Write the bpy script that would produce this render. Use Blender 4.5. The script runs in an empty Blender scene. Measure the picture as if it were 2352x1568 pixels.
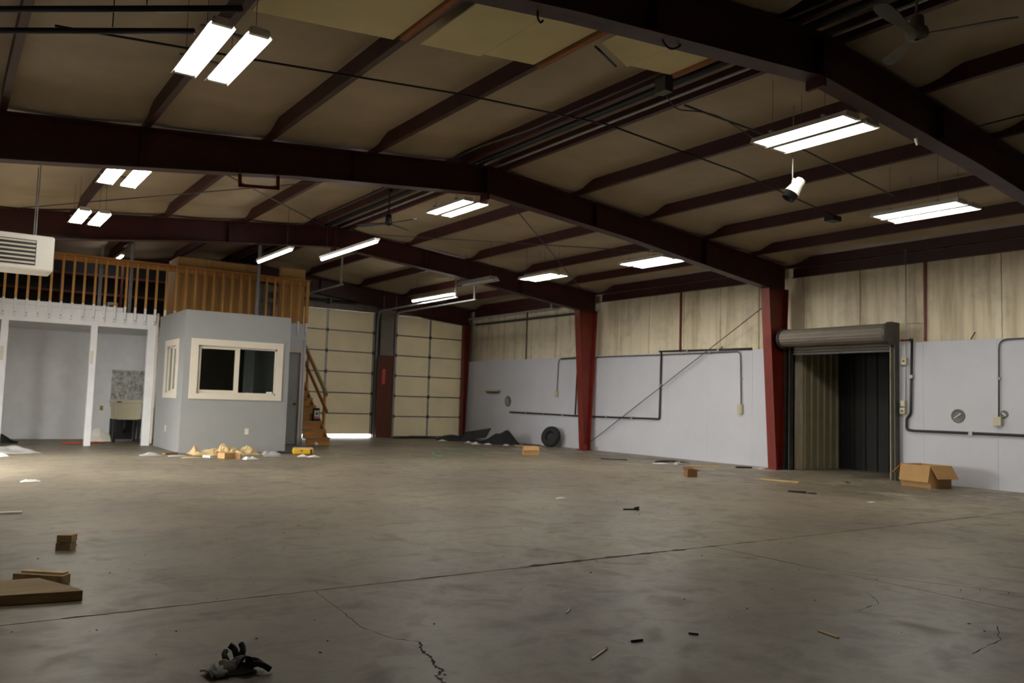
import bpy, math, random
from mathutils import Vector, noise
random.seed(7)
S = bpy.context.scene
COL = S.collection
# ------------------------------------------------------------------ camera
FPX, YAW, PITCH, ROLL, CAMH = 1885.66, 0.60772, 0.07356, 0.02958, 1.1806
cam_d = bpy.data.cameras.new('camera'); cam = bpy.data.objects.new('camera', cam_d); COL.objects.link(cam)
cam_d.sensor_width = 36.0; cam_d.sensor_fit = 'HORIZONTAL'; cam_d.lens = FPX / 2352 * 36.0
cam_d.clip_start = 0.05; cam_d.clip_end = 200
_f = Vector((math.sin(YAW) * math.cos(PITCH), math.cos(YAW) * math.cos(PITCH), math.sin(PITCH)))
_r0 = Vector((math.cos(YAW), -math.sin(YAW), 0)); _u0 = _r0.cross(_f)
_r = math.cos(ROLL) * _r0 + math.sin(ROLL) * _u0; _u = -math.sin(ROLL) * _r0 + math.cos(ROLL) * _u0
from mathutils import Matrix
cam.matrix_world = Matrix(((_r.x, _u.x, -_f.x, 0), (_r.y, _u.y, -_f.y, 0), (_r.z, _u.z, -_f.z, CAMH), (0, 0, 0, 1)))
S.camera = cam
cam_d.dof.use_dof = True; cam_d.dof.focus_distance = 4.5; cam_d.dof.aperture_fstop = 3.4
# ------------------------------------------------------------------ world, exposure
w = bpy.data.worlds.new('world'); S.world = w; w.use_nodes = True
w.node_tree.nodes['Background'].inputs[0].default_value = (1.0, 0.975, 0.93, 1)
w.node_tree.nodes['Background'].inputs[1].default_value = 20.0
S.view_settings.view_transform = 'Standard'; S.view_settings.look = 'None'
S.view_settings.exposure = 0.0; S.view_settings.gamma = 1.0; S.view_settings.use_curve_mapping = False
TUBE_POWER = 74.0          # radiance of the fluorescent tubes
STRIP_POWER = 22.0

# ------------------------------------------------------------------ dimensions (metres)
W, XL, D, YF = 14.25, -0.85, 22.87, -7.0
XR, ZR, SL = 6.70, 4.775, 0.094
Y1, Y2, Y3 = 4.665, 10.48, 16.37
YM, YO, XO = 19.3, 16.95, 3.93
WF = 14.05                     # face of the wainscot, proud of the upper sheets
KW = WF / W
def wy(y): return y * KW
def wz(z): return CAMH + (z - CAMH) * KW
def zb(x): return ZR - SL * abs(x - XR)          # top of the rafters

# ------------------------------------------------------------------ materials
def lin(c):
    return tuple((v / 12.92 if v <= 0.04045 else ((v + 0.055) / 1.055) ** 2.4) for v in [q / 255 for q in c]) + (1,)
class NT:
    def __init__(s, name):
        s.m = bpy.data.materials.new(name); s.m.use_nodes = True
        s.t = s.m.node_tree; s.b = s.t.nodes['Principled BSDF']
    def n(s, typ, **kw):
        x = s.t.nodes.new(typ)
        for k, v in kw.items():
            if k in x.inputs.keys(): x.inputs[k].default_value = v
            else: setattr(x, k, v)
        return x
    def l(s, a, b): s.t.links.new(a, b)
    def coord(s, scale=(1, 1, 1), loc=(0, 0, 0)):
        c = s.n('ShaderNodeTexCoord'); g = s.n('ShaderNodeNewGeometry'); m = s.n('ShaderNodeMapping')
        m.inputs['Scale'].default_value = scale; m.inputs['Location'].default_value = loc
        s.l(g.outputs['Position'], m.inputs[0]); return m.outputs[0]
    def noise(s, scale, detail=4, rough=0.55, vec=None, dist=0.0):
        x = s.n('ShaderNodeTexNoise'); x.inputs['Scale'].default_value = scale; x.inputs['Detail'].default_value = detail
        x.inputs['Roughness'].default_value = rough; x.inputs['Distortion'].default_value = dist
        if vec is not None: s.l(vec, x.inputs['Vector'])
        return x.outputs[0]
    def ramp(s, fac, stops):
        r = s.n('ShaderNodeValToRGB'); e = r.color_ramp.elements
        e[0].position, e[0].color = stops[0]; e[1].position, e[1].color = stops[-1]
        for p, c in stops[1:-1]:
            q = e.new(p); q.color = c
        s.l(fac, r.inputs[0]); return r.outputs[0]
    def mix(s, fac, a, b, mode='MIX'):
        x = s.n('ShaderNodeMix'); x.data_type = 'RGBA'; x.blend_type = mode
        for v, i in ((fac, 0), (a, 6), (b, 7)):
            if hasattr(v, 'default_value') or hasattr(v, 'links'): s.l(v, x.inputs[i])
            else: x.inputs[i].default_value = v
        return x.outputs[2]
    def math(s, op, a, b):
        x = s.n('ShaderNodeMath'); x.operation = op
        for v, i in ((a, 0), (b, 1)):
            if hasattr(v, 'links'): s.l(v, x.inputs[i])
            else: x.inputs[i].default_value = v
        return x.outputs[0]
    def bump(s, fac, strength, dist=0.01):
        x = s.n('ShaderNodeBump'); x.inputs['Strength'].default_value = strength; x.inputs['Distance'].default_value = dist
        s.l(fac, x.inputs['Height']); s.l(x.outputs[0], s.b.inputs['Normal'])
def G(v): return (v, v, v, 1)
def plain(name, c, rough=0.6, metal=0.0, var=0.12, scale=6.0, bump=0.0, spec=0.5, stretch=(1, 1, 1)):
    k = NT(name); base = lin(c); v = k.coord(stretch)
    n = k.noise(scale, 5, 0.6, v)
    lo = tuple(x * (1 - var) for x in base[:3]) + (1,); hi = tuple(min(1, x * (1 + var)) for x in base[:3]) + (1,)
    k.l(k.ramp(n, [(0.3, lo), (0.7, hi)]), k.b.inputs['Base Color'])
    k.b.inputs['Roughness'].default_value = rough; k.b.inputs['Metallic'].default_value = metal
    k.b.inputs['Specular IOR Level'].default_value = spec
    if bump: k.bump(n, bump)
    return k.m
def wood(name, c, axis='x', rough=0.65, var=0.3, scale=3.0):
    k = NT(name); base = lin(c)
    st = {'x': (0.6, 9, 9), 'y': (9, 0.6, 9), 'z': (9, 9, 0.6)}[axis]
    v = k.coord(st); n = k.noise(scale, 5, 0.6, v, 0.4)
    lo = tuple(x * (1 - var) for x in base[:3]) + (1,); hi = tuple(min(1, x * (1 + var * 0.6)) for x in base[:3]) + (1,)
    k.l(k.ramp(n, [(0.3, lo), (0.68, hi)]), k.b.inputs['Base Color'])
    k.b.inputs['Roughness'].default_value = rough; k.bump(n, 0.15, 0.003)
    return k.m
def emit(name, c, p):
    k = NT(name); k.b.inputs['Base Color'].default_value = (0.9, 0.9, 0.9, 1)
    k.b.inputs['Emission Color'].default_value = c; k.b.inputs['Emission Strength'].default_value = p
    return k.m
M = {}
# concrete floor: mottled, stained, partly polished
def mk_floor():
    k = NT('concrete_floor')
    v = k.coord((1, 1, 1)); n1 = k.noise(0.35, 6, 0.6, v, 0.3); n2 = k.noise(2.6, 6, 0.65, v, 0.4); n3 = k.noise(26, 4, 0.6, v)
    vs = k.coord((0.5, 2.2, 1), (3, 1, 0)); n4 = k.noise(0.9, 6, 0.65, vs, 0.6)
    a = k.ramp(n1, [(0.32, lin((104, 95, 82))), (0.7, lin((146, 136, 116)))])
    b = k.ramp(n2, [(0.3, G(0.6)), (0.5, G(0.92)), (0.72, G(1.0))])
    c = k.mix(0.75, a, b, 'MULTIPLY')
    st = k.ramp(n4, [(0.30, G(0.58)), (0.46, G(1.0)), (0.9, G(1.0))])
    c = k.mix(0.8, c, st, 'MULTIPLY')
    sp = k.ramp(n3, [(0.28, G(0.72)), (0.40, G(1.0)), (0.9, G(1.0))])
    c = k.mix(0.5, c, sp, 'MULTIPLY')
    # white dust swept along the right-hand wall
    g = k.n('ShaderNodeNewGeometry'); sx = k.n('ShaderNodeSeparateXYZ'); k.l(g.outputs['Position'], sx.inputs[0])
    near = k.n('ShaderNodeMapRange'); k.l(sx.outputs[0], near.inputs[0])
    near.inputs[1].default_value = 9.6; near.inputs[2].default_value = 12.6
    dv = k.coord((1.2, 0.7, 1), (0, 5, 0)); dn = k.ramp(k.noise(1.5, 7, 0.7, dv, 0.8), [(0.53, G(0)), (0.66, G(1))])
    dm = k.math('MULTIPLY', near.outputs[0], dn); dm = k.math('MULTIPLY', dm, 0.55)
    c = k.mix(dm, c, lin((205, 200, 188)))
    k.l(c, k.b.inputs['Base Color'])
    r = k.ramp(n2, [(0.3, G(0.58)), (0.52, G(0.42)), (0.72, G(0.62))])
    k.l(r, k.b.inputs['Roughness']); k.b.inputs['Specular IOR Level'].default_value = 0.28
    k.bump(k.noise(9, 6, 0.7, v), 0.12, 0.004)
    return k.m
M['floor'] = mk_floor()
M['joint'] = plain('dirt_filled_joint', (46, 42, 34), 0.9)
# stained cream liner sheet
def mk_liner():
    k = NT('stained_liner_sheet')
    v = k.coord((2.2, 2.2, 0.16)); n = k.noise(1.7, 7, 0.65, v, 0.2); v2 = k.coord((9, 9, 0.35)); n2 = k.noise(1.3, 6, 0.7, v2)
    v3 = k.coord((1, 1, 1)); n3 = k.noise(1.6, 6, 0.7, v3, 0.5)
    a = k.ramp(n, [(0.28, lin((186, 172, 142))), (0.5, lin((232, 219, 190))), (0.75, lin((243, 234, 210)))])
    b = k.ramp(n2, [(0.28, G(0.6)), (0.46, G(0.97)), (1, G(1))])
    c = k.mix(0.45, a, b, 'MULTIPLY')
    d = k.ramp(n3, [(0.30, G(0.55)), (0.5, G(1)), (1, G(1))])
    c = k.mix(0.5, c, d, 'MULTIPLY')
    k.l(c, k.b.inputs['Base Color']); k.b.inputs['Roughness'].default_value = 0.75
    k.bump(n2, 0.1, 0.004); return k.m
M['liner'] = mk_liner()
M['paint'] = plain('pale_grey_wall_paint', (203, 204, 211), 0.5, 0, 0.04, 1.2, 0.03)
M['paint2'] = plain('office_grey_paint', (146, 147, 145), 0.55, 0, 0.04, 2.0, 0.03)
M['mezzpaint'] = plain('mezzanine_grey_paint', (232, 232, 232), 0.5, 0, 0.06, 3)
M['blanket'] = plain('vinyl_faced_insulation', (168, 150, 122), 0.55, 0, 0.14, 1.1, 0.1)
M['board'] = plain('ceiling_board', (228, 213, 160), 0.8, 0, 0.06, 2.0)
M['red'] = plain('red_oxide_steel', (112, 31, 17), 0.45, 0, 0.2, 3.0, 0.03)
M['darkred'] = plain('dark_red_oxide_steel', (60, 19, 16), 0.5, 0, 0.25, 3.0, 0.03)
M['galv'] = plain('galvanised_steel', (166, 166, 164), 0.45, 0.3, 0.15, 8)
M['dkgalv'] = plain('dull_dark_steel', (88, 88, 84), 0.5, 0.5, 0.2, 6)
M['blackpipe'] = plain('black_iron_pipe', (44, 46, 46), 0.5, 0.3, 0.2, 10)
M['darkstick'] = plain('dark_wood_stick', (52, 42, 36), 0.7)
M['bright'] = plain('bright_steel_wire', (236, 234, 228), 0.35, 0, 0.02)
M['black'] = plain('black_plastic', (24, 24, 25), 0.5)
M['rubber'] = plain('black_rubber', (38, 37, 35), 0.8, 0, 0.25, 18, 0.1)
M['white'] = plain('white_enamel', (226, 222, 212), 0.4, 0, 0.03)
M['cream'] = plain('cream_trim_paint', (212, 203, 186), 0.5, 0, 0.03)
M['doorcream'] = plain('cream_door_section', (236, 224, 192), 0.5, 0, 0.08, 1.4, 0.02)
def translucent(name, amount):
    m = M[name]; t = m.node_tree; b = t.nodes['Principled BSDF']; o = t.nodes['Material Output']
    tr = t.nodes.new('ShaderNodeBsdfTranslucent'); tr.inputs[0].default_value = (0.78, 0.76, 0.66, 1)
    mx = t.nodes.new('ShaderNodeMixShader'); mx.inputs[0].default_value = amount
    t.links.new(b.outputs[0], mx.inputs[1]); t.links.new(tr.outputs[0], mx.inputs[2]); t.links.new(mx.outputs[0], o.inputs[0])
translucent('doorcream', 0.06)      # thin fibreglass sections; daylight glow added to lift their brightness
M['almond'] = plain('almond_plastic', (196, 188, 160), 0.45, 0, 0.04)
M['brownboard'] = wood('brown_hardboard', (96, 50, 26), 'z', 0.6, 0.2)
M['woodx'] = wood('orange_pine_x', (182, 128, 64), 'x')
M['woody'] = wood('orange_pine_y', (150, 92, 42), 'y')
M['woodz'] = wood('orange_pine_z', (196, 144, 72), 'z')
M['ply'] = wood('plywood_sheet', (188, 146, 86), 'z', 0.7, 0.22, 1.4)
M['oldwood'] = wood('weathered_lumber', (158, 134, 92), 'x', 0.8, 0.35)
M['palewood'] = wood('pale_plank', (206, 174, 116), 'y', 0.7, 0.2)
M['card'] = plain('brown_cardboard', (176, 138, 88), 0.8, 0, 0.06, 5)
M['carddark'] = plain('dark_cardboard', (128, 94, 58), 0.85, 0, 0.08, 5)
M['paper'] = plain('kraft_paper', (192, 168, 122), 0.8, 0, 0.12, 3)
M['whitepaper'] = plain('white_paper', (226, 224, 218), 0.8, 0, 0.05, 9)
M['greycloth'] = plain('grey_cloth', (158, 156, 152), 0.9, 0, 0.15, 6, 0.1)
M['darkcloth'] = plain('black_cloth', (30, 30, 32), 0.9, 0, 0.2, 8, 0.1)
M['glovecloth'] = plain('grey_leather', (104, 98, 84), 0.85, 0, 0.25, 25, 0.15)
M['orange'] = plain('orange_cord_jacket', (196, 84, 34), 0.5)
M['yellow'] = plain('yellow_plastic', (206, 160, 34), 0.45, 0, 0.05)
M['green'] = plain('green_strapping', (64, 158, 112), 0.5)
M['brass'] = plain('brass', (196, 156, 82), 0.25, 0.9, 0.05)
M['redpaint'] = plain('red_sticker_print', (214, 84, 84), 0.5, 0, 0.02)
M['labelwhite'] = plain('white_print', (220, 216, 210), 0.5, 0, 0.02)
M['spangle'] = None
def mk_spangle():
    k = NT('spangled_galvanised_sheet'); v = k.coord((1, 1, 1))
    x = k.n('ShaderNodeTexVoronoi'); x.inputs['Scale'].default_value = 16; k.l(v, x.inputs['Vector'])
    n = k.noise(7, 6, 0.7, v, 0.6)
    a = k.ramp(n, [(0.32, lin((120, 120, 114))), (0.66, lin((222, 222, 214)))])
    b = k.ramp(x.outputs['Distance'], [(0.0, G(0.8)), (0.6, G(1.0))])
    k.l(k.mix(0.6, a, b, 'MULTIPLY'), k.b.inputs['Base Color']); k.b.inputs['Roughness'].default_value = 0.5; k.b.inputs['Metallic'].default_value = 0.4
    return k.m
M['spangle'] = mk_spangle()
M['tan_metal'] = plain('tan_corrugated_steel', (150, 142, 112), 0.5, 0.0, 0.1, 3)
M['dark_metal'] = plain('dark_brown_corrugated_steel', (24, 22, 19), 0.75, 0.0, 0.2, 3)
M['hood'] = plain('bronze_grey_door_curtain', (118, 110, 98), 0.6, 0.1, 0.08, 4)
M['shutter'] = plain('fan_grey_blade', (112, 108, 98), 0.6)
M['ventgrey'] = plain('grey_vent_steel', (124, 122, 120), 0.5, 0.2, 0.1, 20)
M['foam'] = plain('white_foam_board', (238, 234, 222), 0.8)
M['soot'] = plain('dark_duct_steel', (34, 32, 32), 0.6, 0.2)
M['apron'] = plain('outdoor_concrete', (190, 188, 182), 0.9)
M['asphalt'] = plain('dark_asphalt', (62, 61, 58), 0.95)
M['tube'] = emit('lit_fluorescent_tube', (1.0, 0.965, 0.89, 1), TUBE_POWER)
M['strip'] = emit('lit_strip_tube', (0.96, 0.96, 1.0, 1), STRIP_POWER)
M['tube_a'] = emit('bright_fluorescent_tube', (1.0, 0.965, 0.89, 1), TUBE_POWER * 1.5)
M['tube_b'] = emit('reduced_fluorescent_tube', (1.0, 0.965, 0.89, 1), TUBE_POWER * 0.62)  # output lowered so the wall near this fitting renders darker
M['tube_c'] = emit('dim_fluorescent_tube', (1.0, 0.965, 0.89, 1), TUBE_POWER * 0.36)
M['strip_a'] = emit('bright_strip_tube', (0.98, 0.97, 0.95, 1), STRIP_POWER * 2.2)
def mk_glass():
    k = NT('window_glass'); k.b.inputs['Base Color'].default_value = (0.75, 0.82, 0.78, 1)
    k.b.inputs['Transmission Weight'].default_value = 1.0; k.b.inputs['Roughness'].default_value = 0.02; k.b.inputs['IOR'].default_value = 1.45
    return k.m
M['glass'] = mk_glass()

# ------------------------------------------------------------------ geometry helpers
class MB:
    def __init__(s): s.v = []; s.f = []
    def add(s, vs, fs):
        o = len(s.v); s.v += [Vector(p) for p in vs]; s.f += [tuple(i + o for i in q) for q in fs]; return s
    def box(s, a, b):
        (x0, y0, z0), (x1, y1, z1) = a, b
        return s.add([(x0,y0,z0),(x1,y0,z0),(x1,y1,z0),(x0,y1,z0),(x0,y0,z1),(x1,y0,z1),(x1,y1,z1),(x0,y1,z1)],
                     [(0,3,2,1),(4,5,6,7),(0,1,5,4),(1,2,6,5),(2,3,7,6),(3,0,4,7)])
    def obox(s, c, size, rz=0.0, rx=0.0, ry=0.0):
        m = Matrix.Rotation(rz, 3, 'Z') @ Matrix.Rotation(ry, 3, 'Y') @ Matrix.Rotation(rx, 3, 'X'); h = Vector(size) / 2; c = Vector(c)
        vs = [c + m @ Vector((sx * h.x, sy * h.y, sz * h.z)) for sz in (-1, 1) for sx, sy in ((-1,-1),(1,-1),(1,1),(-1,1))]
        return s.add(vs, [(0,3,2,1),(4,5,6,7),(0,1,5,4),(1,2,6,5),(2,3,7,6),(3,0,4,7)])
    def hexa(s, p):      # eight corner points, bottom four then top four
        return s.add(p, [(0,3,2,1),(4,5,6,7),(0,1,5,4),(1,2,6,5),(2,3,7,6),(3,0,4,7)])
    def bar(s, a, b, wdt, hgt=None, up=(0, 0, 1)):
        a, b = Vector(a), Vector(b); d = (b - a).normalized(); up = Vector(up)
        if abs(d.dot(up)) > 0.98: up = Vector((0, 1, 0))
        r = d.cross(up).normalized() * wdt / 2; u = r.cross(d).normalized() * (hgt or wdt) / 2
        return s.hexa([a-r-u, a+r-u, b+r-u, b-r-u, a-r+u, a+r+u, b+r+u, b-r+u])
    def prism(s, poly, axis, a, b):
        n = len(poly)
        def P(p, t): return {'x': (t, p[0], p[1]), 'y': (p[0], t, p[1]), 'z': (p[0], p[1], t)}[axis]
        return s.add([P(p, a) for p in poly] + [P(p, b) for p in poly],
                     [tuple(range(n))[::-1], tuple(range(n, 2 * n))] + [(i, (i + 1) % n, n + (i + 1) % n, n + i) for i in range(n)])
    def tube(s, pts, r, n=8, cap=True):
        pts = [Vector(p) for p in pts]; rs = r if isinstance(r, (list, tuple)) else [r] * len(pts); o = len(s.v); ref = None
        for i, p in enumerate(pts):
            t = (pts[min(i + 1, len(pts) - 1)] - pts[max(i - 1, 0)]).normalized()
            if ref is None: ref = Vector((0, 0, 1)) if abs(t.z) < 0.9 else Vector((1, 0, 0))
            a = t.cross(ref).normalized(); b = a.cross(t).normalized(); ref = b
            for k in range(n):
                q = 2 * math.pi * k / n; s.v.append(p + (a * math.cos(q) + b * math.sin(q)) * rs[i])
        for i in range(len(pts) - 1):
            for k in range(n):
                k2 = (k + 1) % n; s.f.append((o + i*n + k, o + i*n + k2, o + (i+1)*n + k2, o + (i+1)*n + k))
        if cap:
            s.f.append(tuple(o + k for k in range(n))[::-1]); e = o + (len(pts) - 1) * n; s.f.append(tuple(e + k for k in range(n)))
        return s
    def lathe(s, prof, c, axis=(0, 0, 1), n=20):   # profile of (radius, distance along axis)
        ax = Vector(axis).normalized(); ref = Vector((0, 0, 1)) if abs(ax.z) < 0.9 else Vector((1, 0, 0))
        a = ax.cross(ref).normalized(); b = ax.cross(a).normalized(); c = Vector(c); o = len(s.v)
        for r, h in prof:
            for k in range(n):
                q = 2 * math.pi * k / n; s.v.append(c + ax * h + (a * math.cos(q) + b * math.sin(q)) * r)
        for i in range(len(prof) - 1):
            for k in range(n):
                k2 = (k + 1) % n; s.f.append((o + i*n + k, o + i*n + k2, o + (i+1)*n + k2, o + (i+1)*n + k))
        s.f.append(tuple(o + k for k in range(n))); e = o + (len(prof) - 1) * n; s.f.append(tuple(e + k for k in range(n))[::-1])
        return s
    def grid(s, nu, nv, fn, thick=0.0, tdir=(0, 0, -1)):
        o = len(s.v); td = Vector(tdir) * thick
        for j in range(nv + 1):
            for i in range(nu + 1): s.v.append(Vector(fn(i / nu, j / nv)))
        q = [(o + j*(nu+1) + i, o + j*(nu+1) + i + 1, o + (j+1)*(nu+1) + i + 1, o + (j+1)*(nu+1) + i) for j in range(nv) for i in range(nu)]
        s.f += q
        if thick:
            n = (nu + 1) * (nv + 1)
            for k in range(n): s.v.append(s.v[o + k] + td)
            s.f += [tuple(x + n for x in f[::-1]) for f in q]
            rim = [o + i for i in range(nu + 1)] + [o + j*(nu+1) + nu for j in range(1, nv + 1)] + [o + nv*(nu+1) + i for i in range(nu - 1, -1, -1)] + [o + j*(nu+1) for j in range(nv - 1, 0, -1)]
            for a, b in zip(rim, rim[1:] + rim[:1]): s.f.append((b, a, a + n, b + n))
        return s
WL = {}
def mesh(name, mb, m, smooth=False, org=(0, 0, 0)):
    d = bpy.data.meshes.new(name); o = Vector(org)
    d.from_pydata([tuple(p - o) for p in mb.v], [], mb.f); d.update()
    d.materials.append(M[m] if isinstance(m, str) else m)
    if smooth: d.polygons.foreach_set('use_smooth', [True] * len(d.polygons))
    return d
def obj(name, mb, m, parent=None, smooth=False, label=None, cat=None, group=None, kind=None, bevel=0.0):
    """one mesh object; vertices are given in world space"""
    if parent is None:
        xs = [p.x for p in mb.v]; ys = [p.y for p in mb.v]; zs = [p.z for p in mb.v]
        org = Vector(((min(xs) + max(xs)) / 2, (min(ys) + max(ys)) / 2, min(zs)))
    else: org = WL[parent.name]
    o = bpy.data.objects.new(name, mesh(name, mb, m, smooth, org)); COL.objects.link(o)
    if parent is None: o.location = org
    else: o.parent = parent
    WL[o.name] = org
    if bevel:
        b = o.modifiers.new('bevel', 'BEVEL'); b.width = bevel; b.segments = 2; b.limit_method = 'ANGLE'
    tag(o, label, cat, group, kind); return o
def tag(o, label=None, cat=None, group=None, kind=None):
    if label: o['label'] = label
    if cat: o['category'] = cat
    if group: o['group'] = group
    if kind: o['kind'] = kind
def thing(name, label=None, cat=None, loc=(0, 0, 0), group=None, kind=None):
    o = bpy.data.objects.new(name, None); COL.objects.link(o); o.location = loc; o.empty_display_size = 0.2
    WL[o.name] = Vector(loc); tag(o, label, cat, group, kind); return o
def copy_tree(o, parent=None):
    c = o.copy(); COL.objects.link(c); c.parent = parent
    WL[c.name] = WL[o.name].copy()
    for ch in o.children: copy_tree(ch, c)
    return c
def smooth_path(pts, r=0.06, n=5):
    """round the corners of a polyline"""
    pts = [Vector(p) for p in pts]; out = [pts[0]]
    for a, b, c in zip(pts, pts[1:], pts[2:]):
        d1 = (a - b); d2 = (c - b); k = min(r, d1.length / 2, d2.length / 2); p = b + d1.normalized() * k; q = b + d2.normalized() * k
        for i in range(n + 1):
            t = i / n; out.append(p * (1-t)**2 + b * 2*t*(1-t) + q * t*t)
    out.append(pts[-1]); return out
def nz(x, y, z=0.0): return noise.noise(Vector((x, y, z)))

# ================================================================== THE SETTING
fl = thing('floor', kind='structure')
obj('joint_bed', MB().box((XL, YF, -0.12), (15.9, D + 0.1, -0.02)), 'joint', fl)
g = 0.005
for (x0, y0, x1, y1) in ((XL, YF, 5.52, 4.85), (5.52, YF, W + .1, 4.85), (XL, 4.85, 15.8, 13.42), (XL, 13.42, 7.4, D + .1), (7.4, 13.42, W + .1, D + .1)):
    obj('slab', MB().box((x0 + g, y0 + g, -0.10), (x1 - g, y1 - g, 0.0)), 'floor', fl)
def crack(pts, wd, seed, sub=14):
    m = MB(); P = [Vector((x, y, 0)) for x, y in pts]; L = []
    for a, b in zip(P, P[1:]):
        for i in range(sub): L.append(a.lerp(b, i / sub))
    L.append(P[-1]); vs = []; fs = []
    for i, p in enumerate(L):
        t = (L[min(i+1, len(L)-1)] - L[max(i-1, 0)]).normalized(); nrm = Vector((-t.y, t.x, 0))
        j = nrm * (nz(i * .3, seed) * 0.014); ww = 1.5 * wd * max(0.3, 0.55 + 0.8 * nz(i * .22, seed + 9)) / 2
        vs += [p + j - nrm * ww, p + j + nrm * ww]
    z = 0.0006
    m.add([(v.x, v.y, z) for v in vs], [(2*i, 2*i+1, 2*i+3, 2*i+2) for i in range(len(L) - 1)])
    obj('crack', m, 'joint', fl)
crack([(1.96,4.84),(1.94,4.63),(1.91,4.28),(1.87,3.98),(1.92,3.73),(2.01,3.6)], 0.006, 1)
crack([(2.01,3.6),(1.95,3.47),(1.94,3.36),(1.89,3.24),(1.9,3.19),(1.83,3.12),(1.82,3.04),(1.8,2.7)], 0.016, 2)
crack([(0.6,4.85),(2.0,4.85),(3.9,4.85)], 0.02, 3, 40)
crack([(3.6,4.86),(4.4,4.86),(5.2,4.85)], 0.05, 4, 30)
crack([(5.2,4.85),(7.1,4.85),(10.2,4.86)], 0.022, 5, 40)
crack([(5.52,4.8),(5.5,3.9),(5.78,3.2),(6.07,2.6),(6.4,1.8)], 0.011, 6)
crack([(4.6,2.9),(4.9,2.95),(5.1,3.15)], 0.006, 8)
crack([(4.3,2.1),(4.7,2.15),(5.0,2.3)], 0.006, 9)
obj('apron', MB().box((-30, D + 0.12, -0.2), (45, 60, -0.015)), 'apron', fl)

# right wall -------------------------------------------------------
OPY0, OPY1, OPZ = 8.145, 10.27, 2.46
wr = thing('wall_right', kind='structure')
m = MB()
for (y0, y1, z0, z1) in ((YF, OPY0, 0, 4.25), (OPY1, D, 0, 4.25), (OPY0, OPY1, OPZ, 4.25)):
    m.box((W + 0.03, y0, z0), (W + 0.1, y1, z1))
obj('wall_core', m, 'liner', wr)
edges = [YF, -5.2, -3.6, -2.2, -0.9, 0.4, 1.6, 2.8, 4.0, 5.2, 6.42, 7.7, 8.95, 10.2, 11.3, 12.35, 13.45, 14.6, 15.75, 17.0, 18.3, 19.5, 20.7, 21.8, D]
for a, b in zip(edges, edges[1:]):
    z0 = 2.46 if not (a < OPY1 and b > OPY0) else 2.80
    off = random.uniform(-0.004, 0.004)
    mm = MB()
    # shallow rolled ribs at the sheet edges
    mm.box((W + 0.012 + off, a + 0.003, z0), (W + 0.028, b - 0.003, 4.22))
    mm.box((W - 0.004, a + 0.003, z0), (W + 0.012 + off, a + 0.03, 4.22))
    obj('liner_sheet', mm, 'liner', wr)
y = YF
ws = [YF]
while ws[-1] < D - 0.3: ws.append(min(ws[-1] + 1.2193, D))
def wains(a, b, z0, z1): obj('wainscot_panel', MB().box((WF, a + 0.0015, z0), (WF + 0.04, b - 0.0015, z1)), 'paint', wr)
for a, b in ((YF, OPY0 - .02), (OPY1 + .02, D)): obj('wainscot_ledge', MB().box((WF + .04, a, 2.38), (W + .03, b, 2.43)), 'paint', wr)
for a, b in zip(ws, ws[1:]):
    if b <= OPY0 - 0.02 or a >= OPY1 + 0.02: wains(a, b, 0.0, 2.44)
    else:
        if a < OPY0: wains(a, OPY0 - 0.02, 0.0, 2.44)
        if b > OPY1: wains(OPY1 + 0.02, b, 0.0, 2.44)
# recess behind the roll-up door
wc = thing('wall_recess', kind='structure')
def corrug(n, fn, amp, dirv):
    """vertical ribs: fn(u, z) gives the base point, dirv the rib direction"""
    m = MB(); prof = []
    for k in range(n):
        for t, h in ((0.0, 0), (0.30, 0), (0.40, 1), (0.60, 1), (0.70, 0)): prof.append(((k + t) / n, h))
    prof.append((1.0, 0)); vs = []
    for u, h in prof:
        for z in (0.0, 2.6): vs.append(Vector(fn(u, z)) + Vector(dirv) * amp * h)
    return m.add(vs, [(2*i, 2*i+2, 2*i+3, 2*i+1) for i in range(len(prof) - 1)])
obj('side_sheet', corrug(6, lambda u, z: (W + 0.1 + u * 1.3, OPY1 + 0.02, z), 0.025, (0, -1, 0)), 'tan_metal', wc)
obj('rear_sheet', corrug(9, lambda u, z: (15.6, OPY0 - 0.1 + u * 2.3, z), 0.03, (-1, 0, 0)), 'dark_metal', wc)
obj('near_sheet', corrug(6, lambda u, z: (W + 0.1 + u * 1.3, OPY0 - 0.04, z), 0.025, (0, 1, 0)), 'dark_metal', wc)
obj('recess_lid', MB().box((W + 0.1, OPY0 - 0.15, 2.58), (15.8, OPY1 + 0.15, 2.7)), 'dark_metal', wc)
obj('recess_shell', MB().box((15.64, OPY0 - 0.15, -0.1), (15.8, OPY1 + 0.15, 2.7)).box((W + 0.1, OPY1 + 0.05, -0.1), (15.7, OPY1 + 0.15, 2.7)).box((W + 0.1, OPY0 - 0.15, -0.1), (15.7, OPY0 - 0.06, 2.7)), 'dark_metal', wc)

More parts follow.
